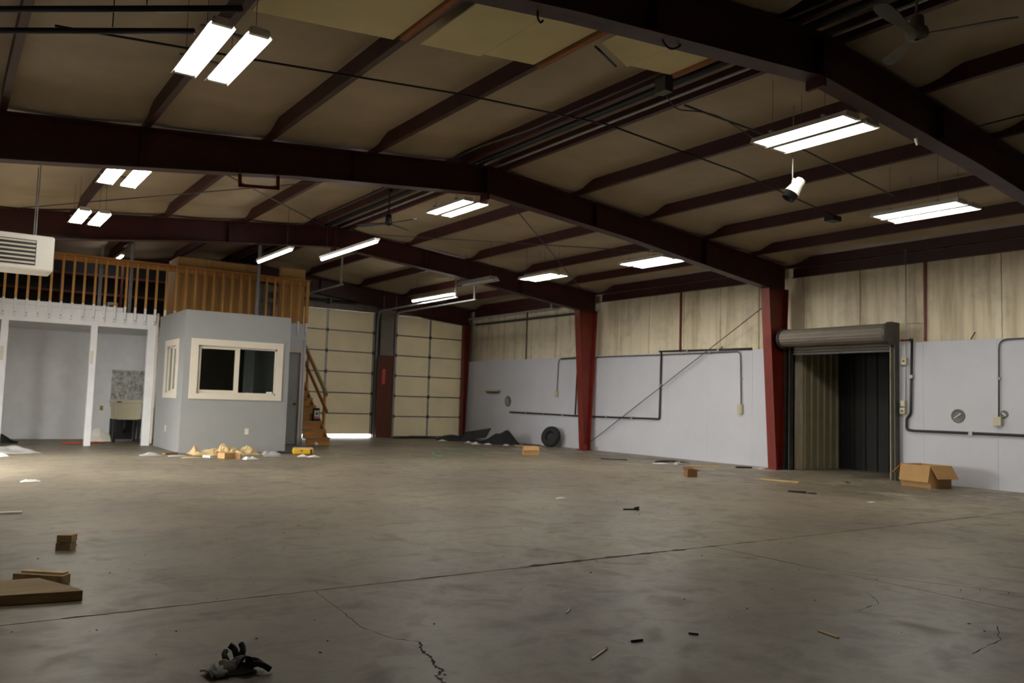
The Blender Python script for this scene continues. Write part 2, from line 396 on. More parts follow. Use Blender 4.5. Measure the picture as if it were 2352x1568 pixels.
# roll-up door
d3 = thing('door_3', kind='structure', loc=(WF, 9.2, 0))
prof = []
for i in range(15):
    a = math.radians(-200 + i * 220 / 14); prof.append((13.98 + 0.19 * math.cos(a), 2.60 + 0.17 * math.sin(a)))
rb = MB()
poly = [(WF + 0.02, 2.44)] + [(13.82 + (0.20 + .007 * (t // 9 % 2)) * math.cos(math.radians(t)), 2.60 + (0.17 + .007 * (t // 9 % 2)) * math.sin(math.radians(t))) for t in range(252, 89, -9)] + [(WF + 0.02, 2.77)]
rb.prism(poly, 'y', OPY0 - 0.02, OPY1 + 0.06)
obj('coil_hood', rb, 'hood', d3, smooth=False)
for y0 in (OPY0 - 0.07, OPY1 + 0.05):
    pl = [(13.82 + 0.235 * math.cos(math.radians(t)), 2.60 + 0.205 * math.sin(math.radians(t))) for t in range(90, 271, 15)]
    obj('end_bracket', MB().prism([(WF + 0.03, 2.36)] + pl[::-1] + [(WF + 0.03, 2.80)], 'y', y0, y0 + 0.045), 'dkgalv', d3)
for i in range(3):
    z = 2.455 - i * 0.05
    obj('curtain_slat', MB().obox((14.03, 9.2075, z), (0.03, OPY1 - OPY0 - 0.02, 0.042)), 'hood', d3, bevel=0.006)
obj('bottom_bar', MB().box((14.0, OPY0 + 0.01, 2.285), (14.06, OPY1 - 0.01, 2.325)), 'dkgalv', d3)
for y0, y1 in ((OPY0 - 0.08, OPY0), (OPY1, OPY1 + 0.13)):
    gm = MB().box((13.90, y0, 0), (14.08, y0 + 0.012, 2.44)).box((13.90, y1 - 0.012, 0), (14.08, y1, 2.44)).box((14.04, y0, 0), (14.08, y1, 2.44))
    obj('guide_rail', gm, 'dkgalv', d3)
obj('jamb_trim', MB().box((13.92, OPY0 - 0.015, 0), (W + 0.12, OPY0 + 0.025, 2.4)), 'tan_metal', d3)

# back wall ----------------------------------------------------------
LX0, LX1, RX0, RX1, DH = 7.72, 10.82, 11.47, 13.97, 3.76
wb = thing('wall_back', kind='structure')
m = MB()
for (x0, x1, z0, z1) in ((XL, LX0, 0, 5.0), (LX1, RX0, 0, 5.0), (RX1, W + 0.1, 0, 5.0), (LX0, LX1, DH, 5.0), (RX0, RX1, DH, 5.0)):
    m.box((x0, D, z0), (x1, D + 0.1, z1))
M['backsteel'] = plain('grey_endwall_sheet', (132, 122, 116), 0.6, 0.0, 0.15, 2)
obj('wall_core', m, 'backsteel', wb)
x = LX0 - 1.0
for i in range(9):
    obj('header_sheet', MB().box((LX0 - 0.4 + i * 0.78, D - 0.02, DH + 0.02), (LX0 - 0.4 + i * 0.78 + 0.77, D, 4.9)), 'backsteel', wb)
def garage_door(name, x0, x1, lift):
    d = thing(name, kind='structure', loc=((x0 + x1) / 2, D, 0)); n = 6; h = (DH - lift) / n; xm = (x0 + x1) / 2
    for k in range(n):
        z0 = lift + k * h
        s = obj('door_section', MB().box((x0 + .01, D - 0.02, z0 + 0.006), (x1 - .01, D + 0.03, z0 + h - 0.006)), 'doorcream', d)
        obj('center_stile', MB().box((xm - 0.03, D - 0.032, z0 + 0.006), (xm + 0.03, D - 0.021, z0 + h - 0.006)), 'galv', s)
        for xx in (x0 + 0.05, x1 - 0.05):
            obj('end_stile', MB().box((xx - 0.03, D - 0.032, z0 + 0.006), (xx + 0.03, D - 0.021, z0 + h - 0.006)), 'galv', s)
        if k:
            obj('section_rail', MB().box((x0 + .08, D - 0.027, z0 - 0.014), (x1 - .08, D - 0.021, z0 + 0.014)), 'dkgalv', s)
            for xx in (x0 + 0.05, xm, x1 - 0.05):
                obj('hinge', MB().box((xx - 0.04, D - 0.05, z0 - 0.05), (xx + 0.04, D - 0.033, z0 + 0.05)), 'dkgalv', s)
    for sx, xx in ((-1, x0 - 0.03), (1, x1 + 0.03)):
        pth = smooth_path([(xx, D - 0.09, 0.0), (xx, D - 0.09, DH + 0.06), (xx, 18.15, DH + 0.08)], 0.35, 8)
        t = MB()
        for a, b in zip(pth, pth[1:]): t.bar(a, b, 0.03, 0.06, up=(1, 0, 0))
        obj('door_track', t, 'galv', d)
        obj('track_angle', MB().box((xx - 0.05, D - 0.055, 0), (xx + 0.05, D - 0.012, DH)), 'dkgalv', d)
        obj('track_hanger', MB().box((xx - 0.02, 18.22, DH + 0.1), (xx + 0.02, 18.25, zb(xx) + 0.1)), 'galv', d)
    obj('torsion_shaft', MB().tube([(x0 - 0.1, D - 0.16, DH + 0.22), (x1 + 0.1, D - 0.16, DH + 0.22)], 0.018), 'dkgalv', d)
    obj('torsion_spring', MB().tube([(xm - 0.8, D - 0.16, DH + 0.22), (xm - 0.05, D - 0.16, DH + 0.22)], 0.045, 10), 'blackpipe', d)
    obj('torsion_spring', MB().tube([(xm + 0.05, D - 0.16, DH + 0.22), (xm + 0.8, D - 0.16, DH + 0.22)], 0.045, 10), 'blackpipe', d)
    for xx in (x0 - 0.06, xm, x1 + 0.06):
        obj('spring_bracket', MB().box((xx - 0.03, D - 0.21, DH + 0.14), (xx + 0.03, D - 0.01, DH + 0.30)), 'dkgalv', d)
garage_door('door_1', LX0, LX1, 0.085)
garage_door('door_2', RX0, RX1, 0.012)
for o_ in [q for q in S.objects if q.name == 'door_2']: obj('bottom_seal', MB().box((RX0 - .02, D - .03, 0.0005), (RX1 + .02, D + .04, .03)), 'rubber', o_)
BY0, BY1, BZ = 12.6, 16.4, 2.75          # unseen open bay, added so daylight reaches the alcove and booth side
obj('wall_left', MB().box((XL - 0.1, YF, 0), (XL, BY0, 4.3)).box((XL - 0.1, BY1, 0), (XL, D + 0.1, 4.3)).box((XL - 0.1, BY0, BZ), (XL, BY1, 4.3)), 'paint', kind='structure')
trm = MB().box((XL - .12, BY0 - .06, 0), (XL + .01, BY0, BZ)).box((XL - .12, BY1, 0), (XL + .01, BY1 + .06, BZ)).box((XL - .12, BY0 - .06, BZ), (XL + .01, BY1 + .06, BZ + .08))
obj('trim_1', trm, 'dkgalv', kind='structure')
obj('pavement', MB().box((-40, 2, -0.2), (XL - .1, 30, -0.015)), 'asphalt', kind='structure')  # unseen ground outside the added bay, kept dark to limit bounce
obj('wall_front', MB().box((XL - 0.1, YF - 0.1, 0), (W + 0.1, YF, 5.0)), 'liner', kind='structure')

# ceiling: sagging insulation blanket draped over the purlins ---------
PUR = [-0.8, 0.35, 1.81, 3.27, 4.77, 6.25, 6.95, 8.43, 10.06, 11.57, 12.95, 14.14]
FR = [-1.15, Y1, Y2, Y3, D - 0.25]
def ceil_z(x, y):
    z = zb(x) + 0.20
    for a, b in zip(PUR, PUR[1:]):
        if a <= x <= b:
            u = (x - a) / (b - a); z -= (0.035 + 0.03 * nz(a * 3, y * 0.45)) * math.sin(math.pi * u) * (b - a) / 1.5
            z += 0.02 * nz(x * 0.5, y * 2.6, 3) * math.sin(math.pi * u)
    d = min(abs(y - f) for f in FR)
    if d < 0.6 and not 6.2 < x < 7.1: z -= 0.13 * (0.5 + 0.5 * math.cos(math.pi * max(0, d - .15) / 0.45))
    return z
cx = []
for a, b in zip(PUR, PUR[1:]): cx += [a + (b - a) * k / 7 for k in range(7)]
cx = [XL - 0.05] + cx + [PUR[-1], W + 0.08]
ny = 210
cm = MB(); o = len(cx)
for j in range(ny + 1):
    yy = YF - 0.05 + (D + 0.1 - YF) * j / ny
    for xx in cx: cm.v.append(Vector((xx, yy, ceil_z(xx, yy))))
cm.f = [(j*o + i, (j+1)*o + i, (j+1)*o + i + 1, j*o + i + 1) for j in range(ny) for i in range(o - 1)]
obj('ceiling', cm, 'blanket', smooth=True, kind='structure')
rp = MB()
for (xa, xb) in ((XL - 0.2, XR), (XR, W + 0.25)):
    rp.hexa([(xa, YF - .2, zb(xa) + .26), (xb, YF - .2, zb(xb) + .26), (xb, D + .12, zb(xb) + .26), (xa, D + .12, zb(xa) + .26),
             (xa, YF - .2, zb(xa) + .30), (xb, YF - .2, zb(xb) + .30), (xb, D + .12, zb(xb) + .30), (xa, D + .12, zb(xa) + .30)])
obj('roof', rp, 'dkgalv', kind='structure')
# ------------------------------------------------------------------ steel frames
def depth(x):
    t = abs(x - XR)
    return 0.43 if t < 3 else 0.43 + (t - 3) / 3.7 * 0.12
def frame(name, y, label, fw=0.20, xk=13.40, xc=13.66):
    t = thing(name, label, 'steel frame', (XR, y, 0), 'rigid steel frames')
    zk, XOUT, XOB = 3.60, 14.02, 13.87
    for sg in (-1, 1):
        X = lambda v: XR + sg * (v - XR)
        st = [XR + 0.012, 8.2, 9.7, 11.2, 12.6, xk]
        w = MB()
        tops = [(X(v), zb(v)) for v in st] + [(X(XOUT), zb(XOUT))]
        bots = [(X(v), zb(v) - depth(v)) for v in st] + [(X(XOUT), zk)]
        bots[-2] = (X(xk), zk)
        for i in range(len(tops) - 1):
            (xa, za), (xb, zb_) = tops[i], tops[i+1]; (xc_, zc_), (xd, zd) = bots[i], bots[i+1]
            w.hexa([(xc_, y - .006, zc_), (xd, y - .006, zd), (xd, y + .006, zd), (xc_, y + .006, zc_), (xa, y - .006, za), (xb, y - .006, zb_), (xb, y + .006, zb_), (xa, y + .006, za)])
            for P, dz, last in ((tops, -0.014, False), (bots, 0.014, i == len(tops) - 2)):
                if last: continue
                (xa, za), (xb, zb_) = P[i], P[i+1]
                w.hexa([(xa, y - fw/2, za), (xb, y - fw/2, zb_), (xb, y + fw/2, zb_), (xa, y + fw/2, za), (xa, y - fw/2, za + dz), (xb, y - fw/2, zb_ + dz), (xb, y + fw/2, zb_ + dz), (xa, y + fw/2, za + dz)])
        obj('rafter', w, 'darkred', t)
        c = MB(); xa, xb = X(xk), X(xc); xo = X(XOUT)
        xq = X(max(XOB, xc + .1))
        c.hexa([(xb, y - .006, 0.02), (xq, y - .006, 0.02), (xq, y + .006, 0.02), (xb, y + .006, 0.02), (xa, y - .006, zk), (xo, y - .006, zk), (xo, y + .006, zk), (xa, y + .006, zk)])
        for (p, q, s) in ((xb, xa, 1), (xq, xo, -1)):
            e = 0.014 * s * sg
            c.hexa([(p, y - fw/2, 0.02), (p + e, y - fw/2, 0.02), (p + e, y + fw/2, 0.02), (p, y + fw/2, 0.02), (q, y - fw/2, zk), (q + e, y - fw/2, zk), (q + e, y + fw/2, zk), (q, y + fw/2, zk)])
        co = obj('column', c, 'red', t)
        obj('base_plate', MB().box((min(X(xc - .06), X(XOB + .02)), y - .13, 0), (max(X(xc - .06), X(XOB + .02)), y + .13, 0.02)), 'red', co)
        # knee plate between column and rafter
        kp = MB()
        for (sx, sz) in ((0, 0),):
            kp.box((min(xa, xo), y - fw/2, zk - 0.012), (max(xa, xo), y + fw/2, zk + 0.012))
        obj('knee_plate', kp, 'darkred', t)
        obj('end_plate', MB().box((min(XR + sg*0.001, XR + sg*0.02), y - fw/2, zb(XR) - 0.52), (max(XR + sg*0.001, XR + sg*0.02), y + fw/2, zb(XR))), 'darkred', t)
        for v in (8.9, 11.6):
            obj('web_stiffener', MB().box((X(v) - .006, y - fw/2 + .01, zb(v) - depth(v) + .01), (X(v) + .006, y + fw/2 - .01, zb(v) - 0.01)), 'darkred', t)
    return t
frame('steel_portal', Y1, 'dark red gabled steel frame above the hanging ceiling fan and white plug')
frame('steel_portal', Y2, 'dark red gabled steel frame with its column beside the roll-up door')
frame('steel_portal', Y3, 'dark red gabled steel frame with its column beside the leaning tyre')
frame('steel_portal', D - 0.25, 'dark red gabled steel frame against the sectional doors end wall', 0.16, 13.80, 13.84)
frame('steel_portal', -1.15, 'dark red gabled steel frame behind the viewpoint')
# purlins
bay_lab = ['large fan bay', 'ceiling board bay', 'small fan bay', 'timber railing bay']
ordn = ['first', 'second', 'third', 'fourth', 'fifth', 'sixth']
for (ya, yb), lab in zip(((YF, Y1), (Y1, Y2), (Y2, Y3), (Y3, D)), bay_lab):
    for q, px in enumerate(PUR):
        side, k = ('roll-up door', q - 6) if q > 5 else ('office booth', 5 - q)
        z0 = zb(px) + 0.004; m = MB(); t = 0.008; zt = z0 + 0.185; e = 0.002
        m.box((px, ya + e, z0), (px + t, yb - e, zt - (0.02 if px < 0 else 0)))
        m.box((px + t, ya + e, z0), (px + 0.07, yb - e, z0 + t))
        m.box((px + 0.07 - t, ya + e, z0 + t), (px + 0.07, yb - e, z0 + 0.02))
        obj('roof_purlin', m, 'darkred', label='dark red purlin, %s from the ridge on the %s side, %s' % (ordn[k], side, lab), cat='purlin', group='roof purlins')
# eave girt under the roof edge on the right wall
for (ya, yb), lab in zip(((-1.0, Y1), (Y1, Y2), (Y2, Y3), (Y3, D - .25)), ('near the larger fan', 'above the roll-up door', 'above the diagonal brace rod', 'above the tyre')):
    obj('eave_strut', MB().box((14.15, ya + .11, 3.86), (14.16, yb - .11, 4.06)).box((14.08, ya + .11, 3.86), (14.15, yb - .11, 3.87)), 'darkred', label='dark red eave strut along the pale wall top ' + lab, cat='eave strut')

# ================================================================== LIGHT FITTINGS
RIM = -0.008
def make_fixture(width, mat, L=1.20, label='hanging fluorescent light'):
    t = thing('fluorescent_light', label, 'ceiling light', (0, 0, 0), 'hanging fluorescent lights')
    gap = 0.08; tw = (width - gap) / 2
    for s in (-1, 1):
        cx_ = s * (gap / 2 + tw / 2); tr = MB()
        p = [(cx_ - tw/2, RIM), (cx_ - tw/2 + 0.04, 0.05), (cx_ + tw/2 - 0.04, 0.05), (cx_ + tw/2, RIM), (cx_ + tw/2 + .004, RIM + .004), (cx_ + tw/2 - 0.036, 0.058), (cx_ - tw/2 + 0.036, 0.058), (cx_ - tw/2 - .004, RIM + .004)]
        tr.prism(p, 'y', -L/2, L/2)
        tray = obj('reflector_tray', tr, 'white', t)
        for k in (-1, 0, 1):
            xx = cx_ + k * tw * 0.31
            obj('tube', MB().tube([(xx, -L/2 + 0.045, 0.016), (xx, L/2 - 0.045, 0.016)], 0.0145, 8), mat, tray, smooth=True)
        for e in (-1, 1):
            obj('lamp_holder', MB().box((cx_ - tw/2 + 0.022, e * (L/2 - 0.02) - 0.02, 0.0), (cx_ + tw/2 - 0.022, e * (L/2 - 0.02) + 0.02, 0.05)), 'white', tray)
    obj('cross_bar', MB().box((-width/2, -0.35, 0.056), (width/2, -0.31, 0.075)), 'galv', t)
    obj('cross_bar', MB().box((-width/2, 0.31, 0.056), (width/2, 0.35, 0.075)), 'galv', t)
    return t
def hang(t, x, y, z, width):
    for sx in (-1, 1):
        for yy in (-0.33, 0.33):
            xx = x + sx * (width/2 - 0.05)
            obj('hanger_chain', MB().tube([(xx, y + yy, z + 0.074), (xx, y + yy, zb(xx) + 0.19)], 0.0025, 5), 'dkgalv', t)
fixtures = [(0.47, 'tube_c', 1.69, 6.70, 3.90, 'twin-tray fluorescent light hung beside the black heater tubes'),
            (0.47, 'tube', 1.76, 11.30, 3.90, 'twin-tray fluorescent light hung beside the small red steel bracket'),
            (0.47, 'tube', 1.80, 14.50, 3.90, 'twin-tray fluorescent light hung above the white unit heater'),
            (0.47, 'tube', 6.62, 11.20, 4.24, 'twin-tray fluorescent light hung beside the small dark ceiling fan'),
            (0.62, 'tube_c', 7.70, 5.40, 4.20, 'twin-tray fluorescent light hung directly above the white spotlight'),
            (0.62, 'tube', 10.80, 5.84, 3.90, 'twin-tray fluorescent light hung before the roll-up door bay'),
            (0.62, 'tube', 10.96, 11.20, 3.90, 'twin-tray fluorescent light hung before the diagonal brace rod'),
            (0.47, 'tube_b', 10.63, 14.20, 3.90, 'twin-tray fluorescent light hung before the column by the tyre')]
for wd, mt, x, y, z, lab in fixtures:
    t = make_fixture(wd, mt); t['label'] = lab; t.location = (x, y, z); WL[t.name] = Vector((x, y, z))
    hang(t, x, y, z, wd)
def strip_light(a, b, z, label, segs=2, mat='strip'):
    xm, y0, y1 = a[0], a[1], b[1]; t = thing('strip_light', label, 'strip light', (xm, (y0 + y1) / 2, z))
    obj('housing', MB().prism([(xm - .04, z + .02), (xm - .055, z + .06), (xm + .055, z + .06), (xm + .04, z + .02)], 'y', y0, y1), 'white', t)
    L = (y1 - y0) / segs
    for k in range(segs):
        obj('tube', MB().tube([(xm, y0 + k*L + .02, z), (xm, y0 + (k+1)*L - .02, z)], 0.024, 8), mat, t, smooth=True)
    for yy in (y0 + 0.25, y1 - 0.25):
        obj('hanger_chain', MB().tube([(xm, yy, z + .06), (xm, yy, zb(xm) + 0.12)], 0.004, 5), 'dkgalv', t)
strip_light((5.25, 14.85), (5.25, 16.8), 3.90, 'bare lit strip light hanging in front of the plywood crate')
strip_light((6.02, 12.8), (6.02, 15.3), 3.86, 'bare lit strip light hanging below the red beam beside the smaller ceiling fan')
strip_light((10.62, 17.9), (10.70, 20.15), 3.88, 'bare lit strip light of three tubes in front of the sectional doors', 3, 'strip_a')
strip_light((3.30, 20.6), (3.30, 21.9), 4.28, 'lit strip light above the mezzanine shelving', 1)
# unlit reflector fitting near the doors
t = thing('unlit_light', 'grey unlit reflector light hanging beside the sectional door track', 'ceiling light', (9.8, 15.5, 3.82))
obj('reflector', MB().prism([(9.65, 3.82), (9.73, 3.90), (9.87, 3.90), (9.95, 3.82), (9.95, 3.83), (9.88, 3.915), (9.72, 3.915), (9.65, 3.83)], 'y', 14.85, 16.2), 'galv', t)
for yy in (15.0, 16.05): obj('hanger_chain', MB().tube([(9.8, yy, 3.91), (9.8, yy, zb(9.8) + .19)], 0.004, 5), 'dkgalv', t)
obj('tube', MB().tube([(9.8, 14.9, 3.84), (9.8, 16.15, 3.84)], 0.018, 8), 'white', t)

# ceiling boards screwed under the purlins
def ceil_board(x0, x1, y0, y1, lab, yend=None):
    a = zb(x0) - 0.004; b = zb(x1) - 0.004; ye = yend if yend is not None else y1
    obj('ceiling_board', MB().hexa([(x0, y0, a - .014), (x1, y0, b - .014), (x1, y1, b - .014), (x0, ye, a - .014), (x0, y0, a), (x1, y0, b), (x1, y1, b), (x0, ye, a)]), 'board', label=lab, cat='ceiling board', group='flat ceiling boards')
yb0 = Y1 + 0.12
ceil_board(1.90, 3.18, yb0, 6.60, 'tan flat ceiling board next to the lit light beside the heater tubes')
ceil_board(3.44, 4.10, yb0, 6.58, 'tan flat ceiling board under the roof, beside the hanging hook')
ceil_board(4.105, 4.70, yb0, 6.52, 'tan flat ceiling board under the roof, between hook and bare bay')
ceil_board(4.93, 5.60, yb0, 6.12, 'tan ceiling board with a broken corner beside the cable loop', 5.75)
ceil_board(5.605, 6.18, yb0, 6.08, 'tan ceiling board beside the black ridge pipe')
for x0, lab in ((3.19, 'next to the hook'), (4.72, 'next to the cable loop'), (6.18, 'next to the ridge pipe')):
    obj('furring_strip', MB().box((x0, yb0, zb(x0) - 0.05), (x0 + 0.06, 6.5 if x0 < 6 else 6.05, zb(x0) - 0.012)), 'woody', label='orange pine furring strip edging the ceiling boards ' + lab, cat='furring strip')

# ================================================================== UNDER THE ROOF
def rod(name, pts, r, mat, lab, cat, n=6, group=None):
    return obj(name, MB().tube(pts, r, n), mat, label=lab, cat=cat, smooth=True, group=group)
# ridge pipes and conduit
rod('gas_pipe', [(6.58, -6.5, 4.825), (6.58, D - .5, 4.825)], 0.045, 'blackpipe', 'fat black gas pipe running along the roof ridge', 'pipe', 10)
rod('conduit', [(6.86, -6.5, 4.80), (6.86, D - .5, 4.80)], 0.018, 'galv', 'bright steel conduit beside the black ridge pipe', 'conduit')
rod('conduit', [(6.18, 2.0, 4.77), (6.18, 8.6, 4.77), (6.05, 9.6, 4.76), (6.05, 15.8, 4.76)], 0.014, 'dkgalv', 'dull steel conduit clipped to the ridge purlin', 'conduit')
t = thing('junction_box', 'grey junction box with drooping wire under the ridge purlin', 'junction box', (6.26, 6.25, 4.55))
obj('box', MB().box((6.2, 6.17, 4.58), (6.32, 6.33, 4.735)), 'dkgalv', t)
obj('wire', MB().tube(smooth_path([(6.3, 6.25, 4.56), (6.5, 6.3, 4.46), (6.8, 6.25, 4.5), (7.2, 6.3, 4.56), (8.0, 6.45, 4.5)], .2), 0.007, 5), 'dkgalv', t)
# cross-bay wires (sag rods)
rod('bracing_cable', [(0.6, 7.66, 4.19), (2.3, 7.65, 4.345), (4.5, 7.63, 4.55), (6.7, 7.66, 4.70)], 0.011, 'blackpipe', 'thin dark cable crossing the bay from lit tray light to ridge', 'cable')
rod('bracing_cable', [(6.7, 7.66, 4.70), (9.1, 7.6, 4.53), (11.5, 7.7, 4.30)], 0.011, 'blackpipe', 'thin dark cable running from ridge down to a dark socket box', 'cable')
obj('socket_box', MB().box((11.4, 7.62, 4.20), (11.62, 7.78, 4.28)), 'black', label='small dark socket box at the lower cable end', cat='socket box')
rod('light_cable', [(6.9, 6.55, 4.68), (8.05, 6.46, 4.60), (8.3, 6.4, 4.56), (8.6, 6.4, 4.57), (10.2, 6.48, 4.43), (11.2, 6.5, 4.33)], 0.012, 'dkgalv', 'grey cable from ridge past the white spotlight', 'cable')
# diagonal roof brace rods in the far bay
rod('roof_brace', [(1.9, Y2 + .2, 4.33), (6.4, Y3 - .2, 4.72)], 0.009, 'dkgalv', 'thin diagonal roof brace rod above the lit strip lights', 'brace rod')
rod('roof_brace', [(6.4, Y2 + .2, 4.72), (0.9, Y3 - .2, 4.22)], 0.009, 'dkgalv', 'thin diagonal roof brace rod above the white unit heater', 'brace rod')
rod('roof_brace', [(7.0, Y2 + .3, 4.70), (13.3, Y3 - .3, 4.10)], 0.009, 'dkgalv', 'thin diagonal roof brace rod beside the smaller fan', 'brace rod')
rod('roof_brace', [(7.4, Y3 - .3, 4.68), (12.6, Y2 + .3, 4.18)], 0.009, 'dkgalv', 'thin diagonal roof brace rod above the middle tray light', 'brace rod')
# infrared heater tubes top left
for (a, b, lab) in (((-0.6, 7.50, 3.90), (1.59, 5.75, 3.90), 'upper'), ((-0.6, 7.92, 3.90), (1.41, 6.35, 3.90), 'lower')):
    t = thing('heater_tube', ('black radiant heater tube meeting the purlin above the lit light' if lab == 'upper' else 'black radiant heater tube ending short of the lit light'), 'heater tube', a)
    obj('pipe', MB().tube([a, b], 0.023, 10), 'soot', t, smooth=True)
    for k in (0.35, 0.75):
        p = Vector(a).lerp(Vector(b), k); obj('hanger', MB().tube([p + Vector((0, 0, .03)), (p.x, p.y, zb(p.x) + .15)], 0.005, 5), 'dkgalv', t)
# red bracket frame hung under the second frame
t = thing('steel_bracket', 'small red steel bracket hanging under the second beam', 'bracket', (3.2, Y2, 3.8))
for (a, b) in (((2.97, Y2, 4.09), (2.99, Y2, 3.83)), ((2.97, Y2, 3.83), (3.49, Y2, 3.88)), ((3.48, Y2, 3.86), (3.47, Y2, 4.12))):
    obj('angle_bar', MB().bar(a, b, 0.04, 0.03, up=(0, 1, 0)), 'red', t)
# ceiling fans
def fan(c, blades, top, label, r_hub, mat, wide, droop=0.0):
    t = thing('ceiling_fan', label, 'ceiling fan', c); x, y, z = c
    obj('down_rod', MB().tube([(x, y, z + 0.1), (x, y, top)], 0.011, 8), mat, t)
    obj('canopy', MB().lathe([(0.03, -0.10), (0.06, -0.02), (0.065, 0.0)], (x, y, top), n=14), mat, t, smooth=True)
    obj('motor', MB().lathe([(0.02, 0.15), (0.05, 0.14), (0.055, 0.06), (r_hub * .9, 0.045), (r_hub, 0.02), (r_hub, -0.005), (r_hub * .82, -0.03), (0.02, -0.038)], (x, y, z), n=20), mat, t, smooth=True)
    for (tx, ty, tz) in blades:
        a = Vector((x, y, z)); b = Vector((tx, ty, tz)); d = (b - a); L = d.length; d.normalize(); s = d.cross(Vector((0, 0, 1))).normalized()
        s = (Matrix.Rotation(math.radians(14), 3, d) @ s)
        st = [(r_hub * .9, wide * .45), (L * .35, wide * .55), (L * .62, wide * .9), (L * .85, wide), (L * .96, wide * .8), (L, wide * .35)]
        up = s.cross(d) * 0.005; vs = []
        for q, w_ in st:
            p = a + d * q; vs += [p - s * w_/2 - up, p + s * w_/2 - up, p + s * w_/2 + up, p - s * w_/2 + up]
        n = len(st); fs = [(0, 1, 2, 3), tuple(4*(n-1) + k for k in (3, 2, 1, 0))]
        for i in range(n - 1):
            for k in range(4): fs.append((4*i + k, 4*i + 4 + k, 4*i + 4 + (k+1) % 4, 4*i + (k+1) % 4))
        obj('blade', MB().add(vs, fs), mat, t)
fan((6.02, 3.30, 4.10), [(5.38, 3.24, 4.12), (6.36, 2.72, 4.12), (6.27, 3.70, 4.07)], zb(6.0) + .05, 'pale grey three-blade ceiling fan in front of the beam with the white plug', 0.085, 'shutter', 0.11)
fan((6.00, 12.35, 4.10), [(6.25, 11.85, 4.13), (6.49, 12.62, 4.10), (5.62, 12.75, 4.07)], zb(6.0) + .02, 'small dark three-blade ceiling fan under the ridge pipe', 0.06, 'soot', 0.13)
# white spotlight
t = thing('spotlight', 'white cone spotlight hanging on a thin rod from a cable', 'spotlight', (8.17, 6.0, 3.62))
obj('rod', MB().tube([(8.18, 6.0, zb(8.18) + .19), (8.165, 6.0, 3.93)], 0.006, 6), 'galv', t)
sa = Vector((-0.44, 0.34, -0.84)); sc = Vector((8.26, 5.95, 3.92))
obj('shade', MB().lathe([(0.03, -0.012), (0.055, 0.0), (0.062, 0.02), (0.064, 0.07), (0.092, 0.20), (0.092, 0.204), (0.086, 0.20), (0.055, 0.08), (0.03, 0.06)], sc, sa, 24), 'white', t, smooth=True)
obj('swivel', MB().lathe([(0.018, 0), (0.024, 0.03), (0.012, 0.075)], (8.18, 6.0, 3.86), (0.1, 0, 1), 10), 'white', t)
obj('baffle', MB().lathe([(0.084, 0.17), (0.078, 0.28), (0.074, 0.28), (0.07, 0.19), (0.01, 0.18)], sc, sa, 24), 'black', t, smooth=True)
# little fittings under the nearest frame
rod('hook', smooth_path([(3.40, Y1 + .02, 4.12), (3.40, Y1 + .02, 3.97), (3.43, Y1 + .02, 3.94), (3.45, Y1 + .02, 3.97)], .02), 0.008, 'black', 'black wire hook hanging under the beam beside a ceiling board', 'hook')
rod('cable_loop', smooth_path([(4.62, Y1, 4.19), (4.66, Y1, 4.13), (4.74, Y1, 4.10), (4.83, Y1, 4.14), (4.88, Y1, 4.20)], .04), 0.009, 'black', 'black cable loop drooping under the beam by the ceiling boards', 'cable')
rod('lead', smooth_path([(4.95, Y1 + 1.2, 4.60), (4.92, Y1 + 1.1, 4.52), (5.35, Y1 + 1.35, 4.56)], .05), 0.012, 'black', 'black cable lead by the broken ceiling board corner', 'cable')
obj('plug', MB().tube([(8.44, Y1 - .02, 4.13), (8.45, Y1 - .03, 4.06)], [0.022, 0.014], 8), 'white', label='small white plug hanging under the beam beside the white spotlight', cat='plug')
rod('cable', [(9.6, 3.9, 4.50), (9.2, 4.3, 4.36), (8.7, 4.55, 4.14)], 0.009, 'black', 'black cable dropping from a purlin to the beam with the white plug', 'cable')
# unit heater
t = thing('unit_heater', 'white louvred unit heater hanging over the grey alcove', 'heater', (0.82, 13.2, 2.79))
obj('casing', MB().box((0.38, 13.0, 2.79), (1.21, 13.55, 3.29)), 'white', t, bevel=0.03)
obj('louvre_opening', MB().box((0.40, 12.985, 2.87), (0.99, 12.998, 3.21)), 'black', t)
for k in range(6):
    obj('louvre_blade', MB().obox((0.695, 12.975, 2.895 + k * 0.058), (0.57, 0.006, 0.024), rx=0.2), 'cream', t)
for xx, yy in ((0.45, 13.1), (0.98, 13.1), (0.98, 13.45)):
    obj('hanger_rod', MB().tube([(xx, yy, 3.27), (xx, yy, zb(xx) + .1)], 0.008, 6), 'galv', t)

# ================================================================== RIGHT WALL FITTINGS
def conduit(lab, pts, r, mat='dkgalv', rad=0.1, clips=True, name='wall_conduit'):
    pts = [(a_, wy(b_), wz(c_)) for a_, b_, c_ in pts]
    p = smooth_path(pts, rad); xx = p[0].x
    t = thing(name, lab, 'conduit', pts[0]); obj('pipe', MB().tube(p, r, 8), mat, t, smooth=True)
    if clips:
        for a, b in zip(pts, pts[1:]):
            a, b = Vector(a), Vector(b); L = (b - a).length
            if L > 0.6:
                for k in range(1, int(L / 1.1) + 1):
                    q = a.lerp(b, k / (int(L / 1.1) + 1)); obj('clip', MB().box((q.x - r - .004, q.y - r - .008, q.z - r - .008), (WF + 0.001, q.y + r + .008, q.z + r + .008)), 'galv', t)
    return t
wx = WF - 0.035
conduit('dark iron air pipe low on the wall between tyre and brace rod', [(wx, 20.45, 0.88), (wx, 17.0, 0.86), (wx, 14.16, 0.88), (wx, 14.13, 2.50)], 0.022, 'blackpipe', 0.05)
conduit('short dark riser pipe behind the column beside the tyre', [(wx, 17.34, 0.89), (wx, 17.30, 2.0)], 0.018, 'blackpipe')
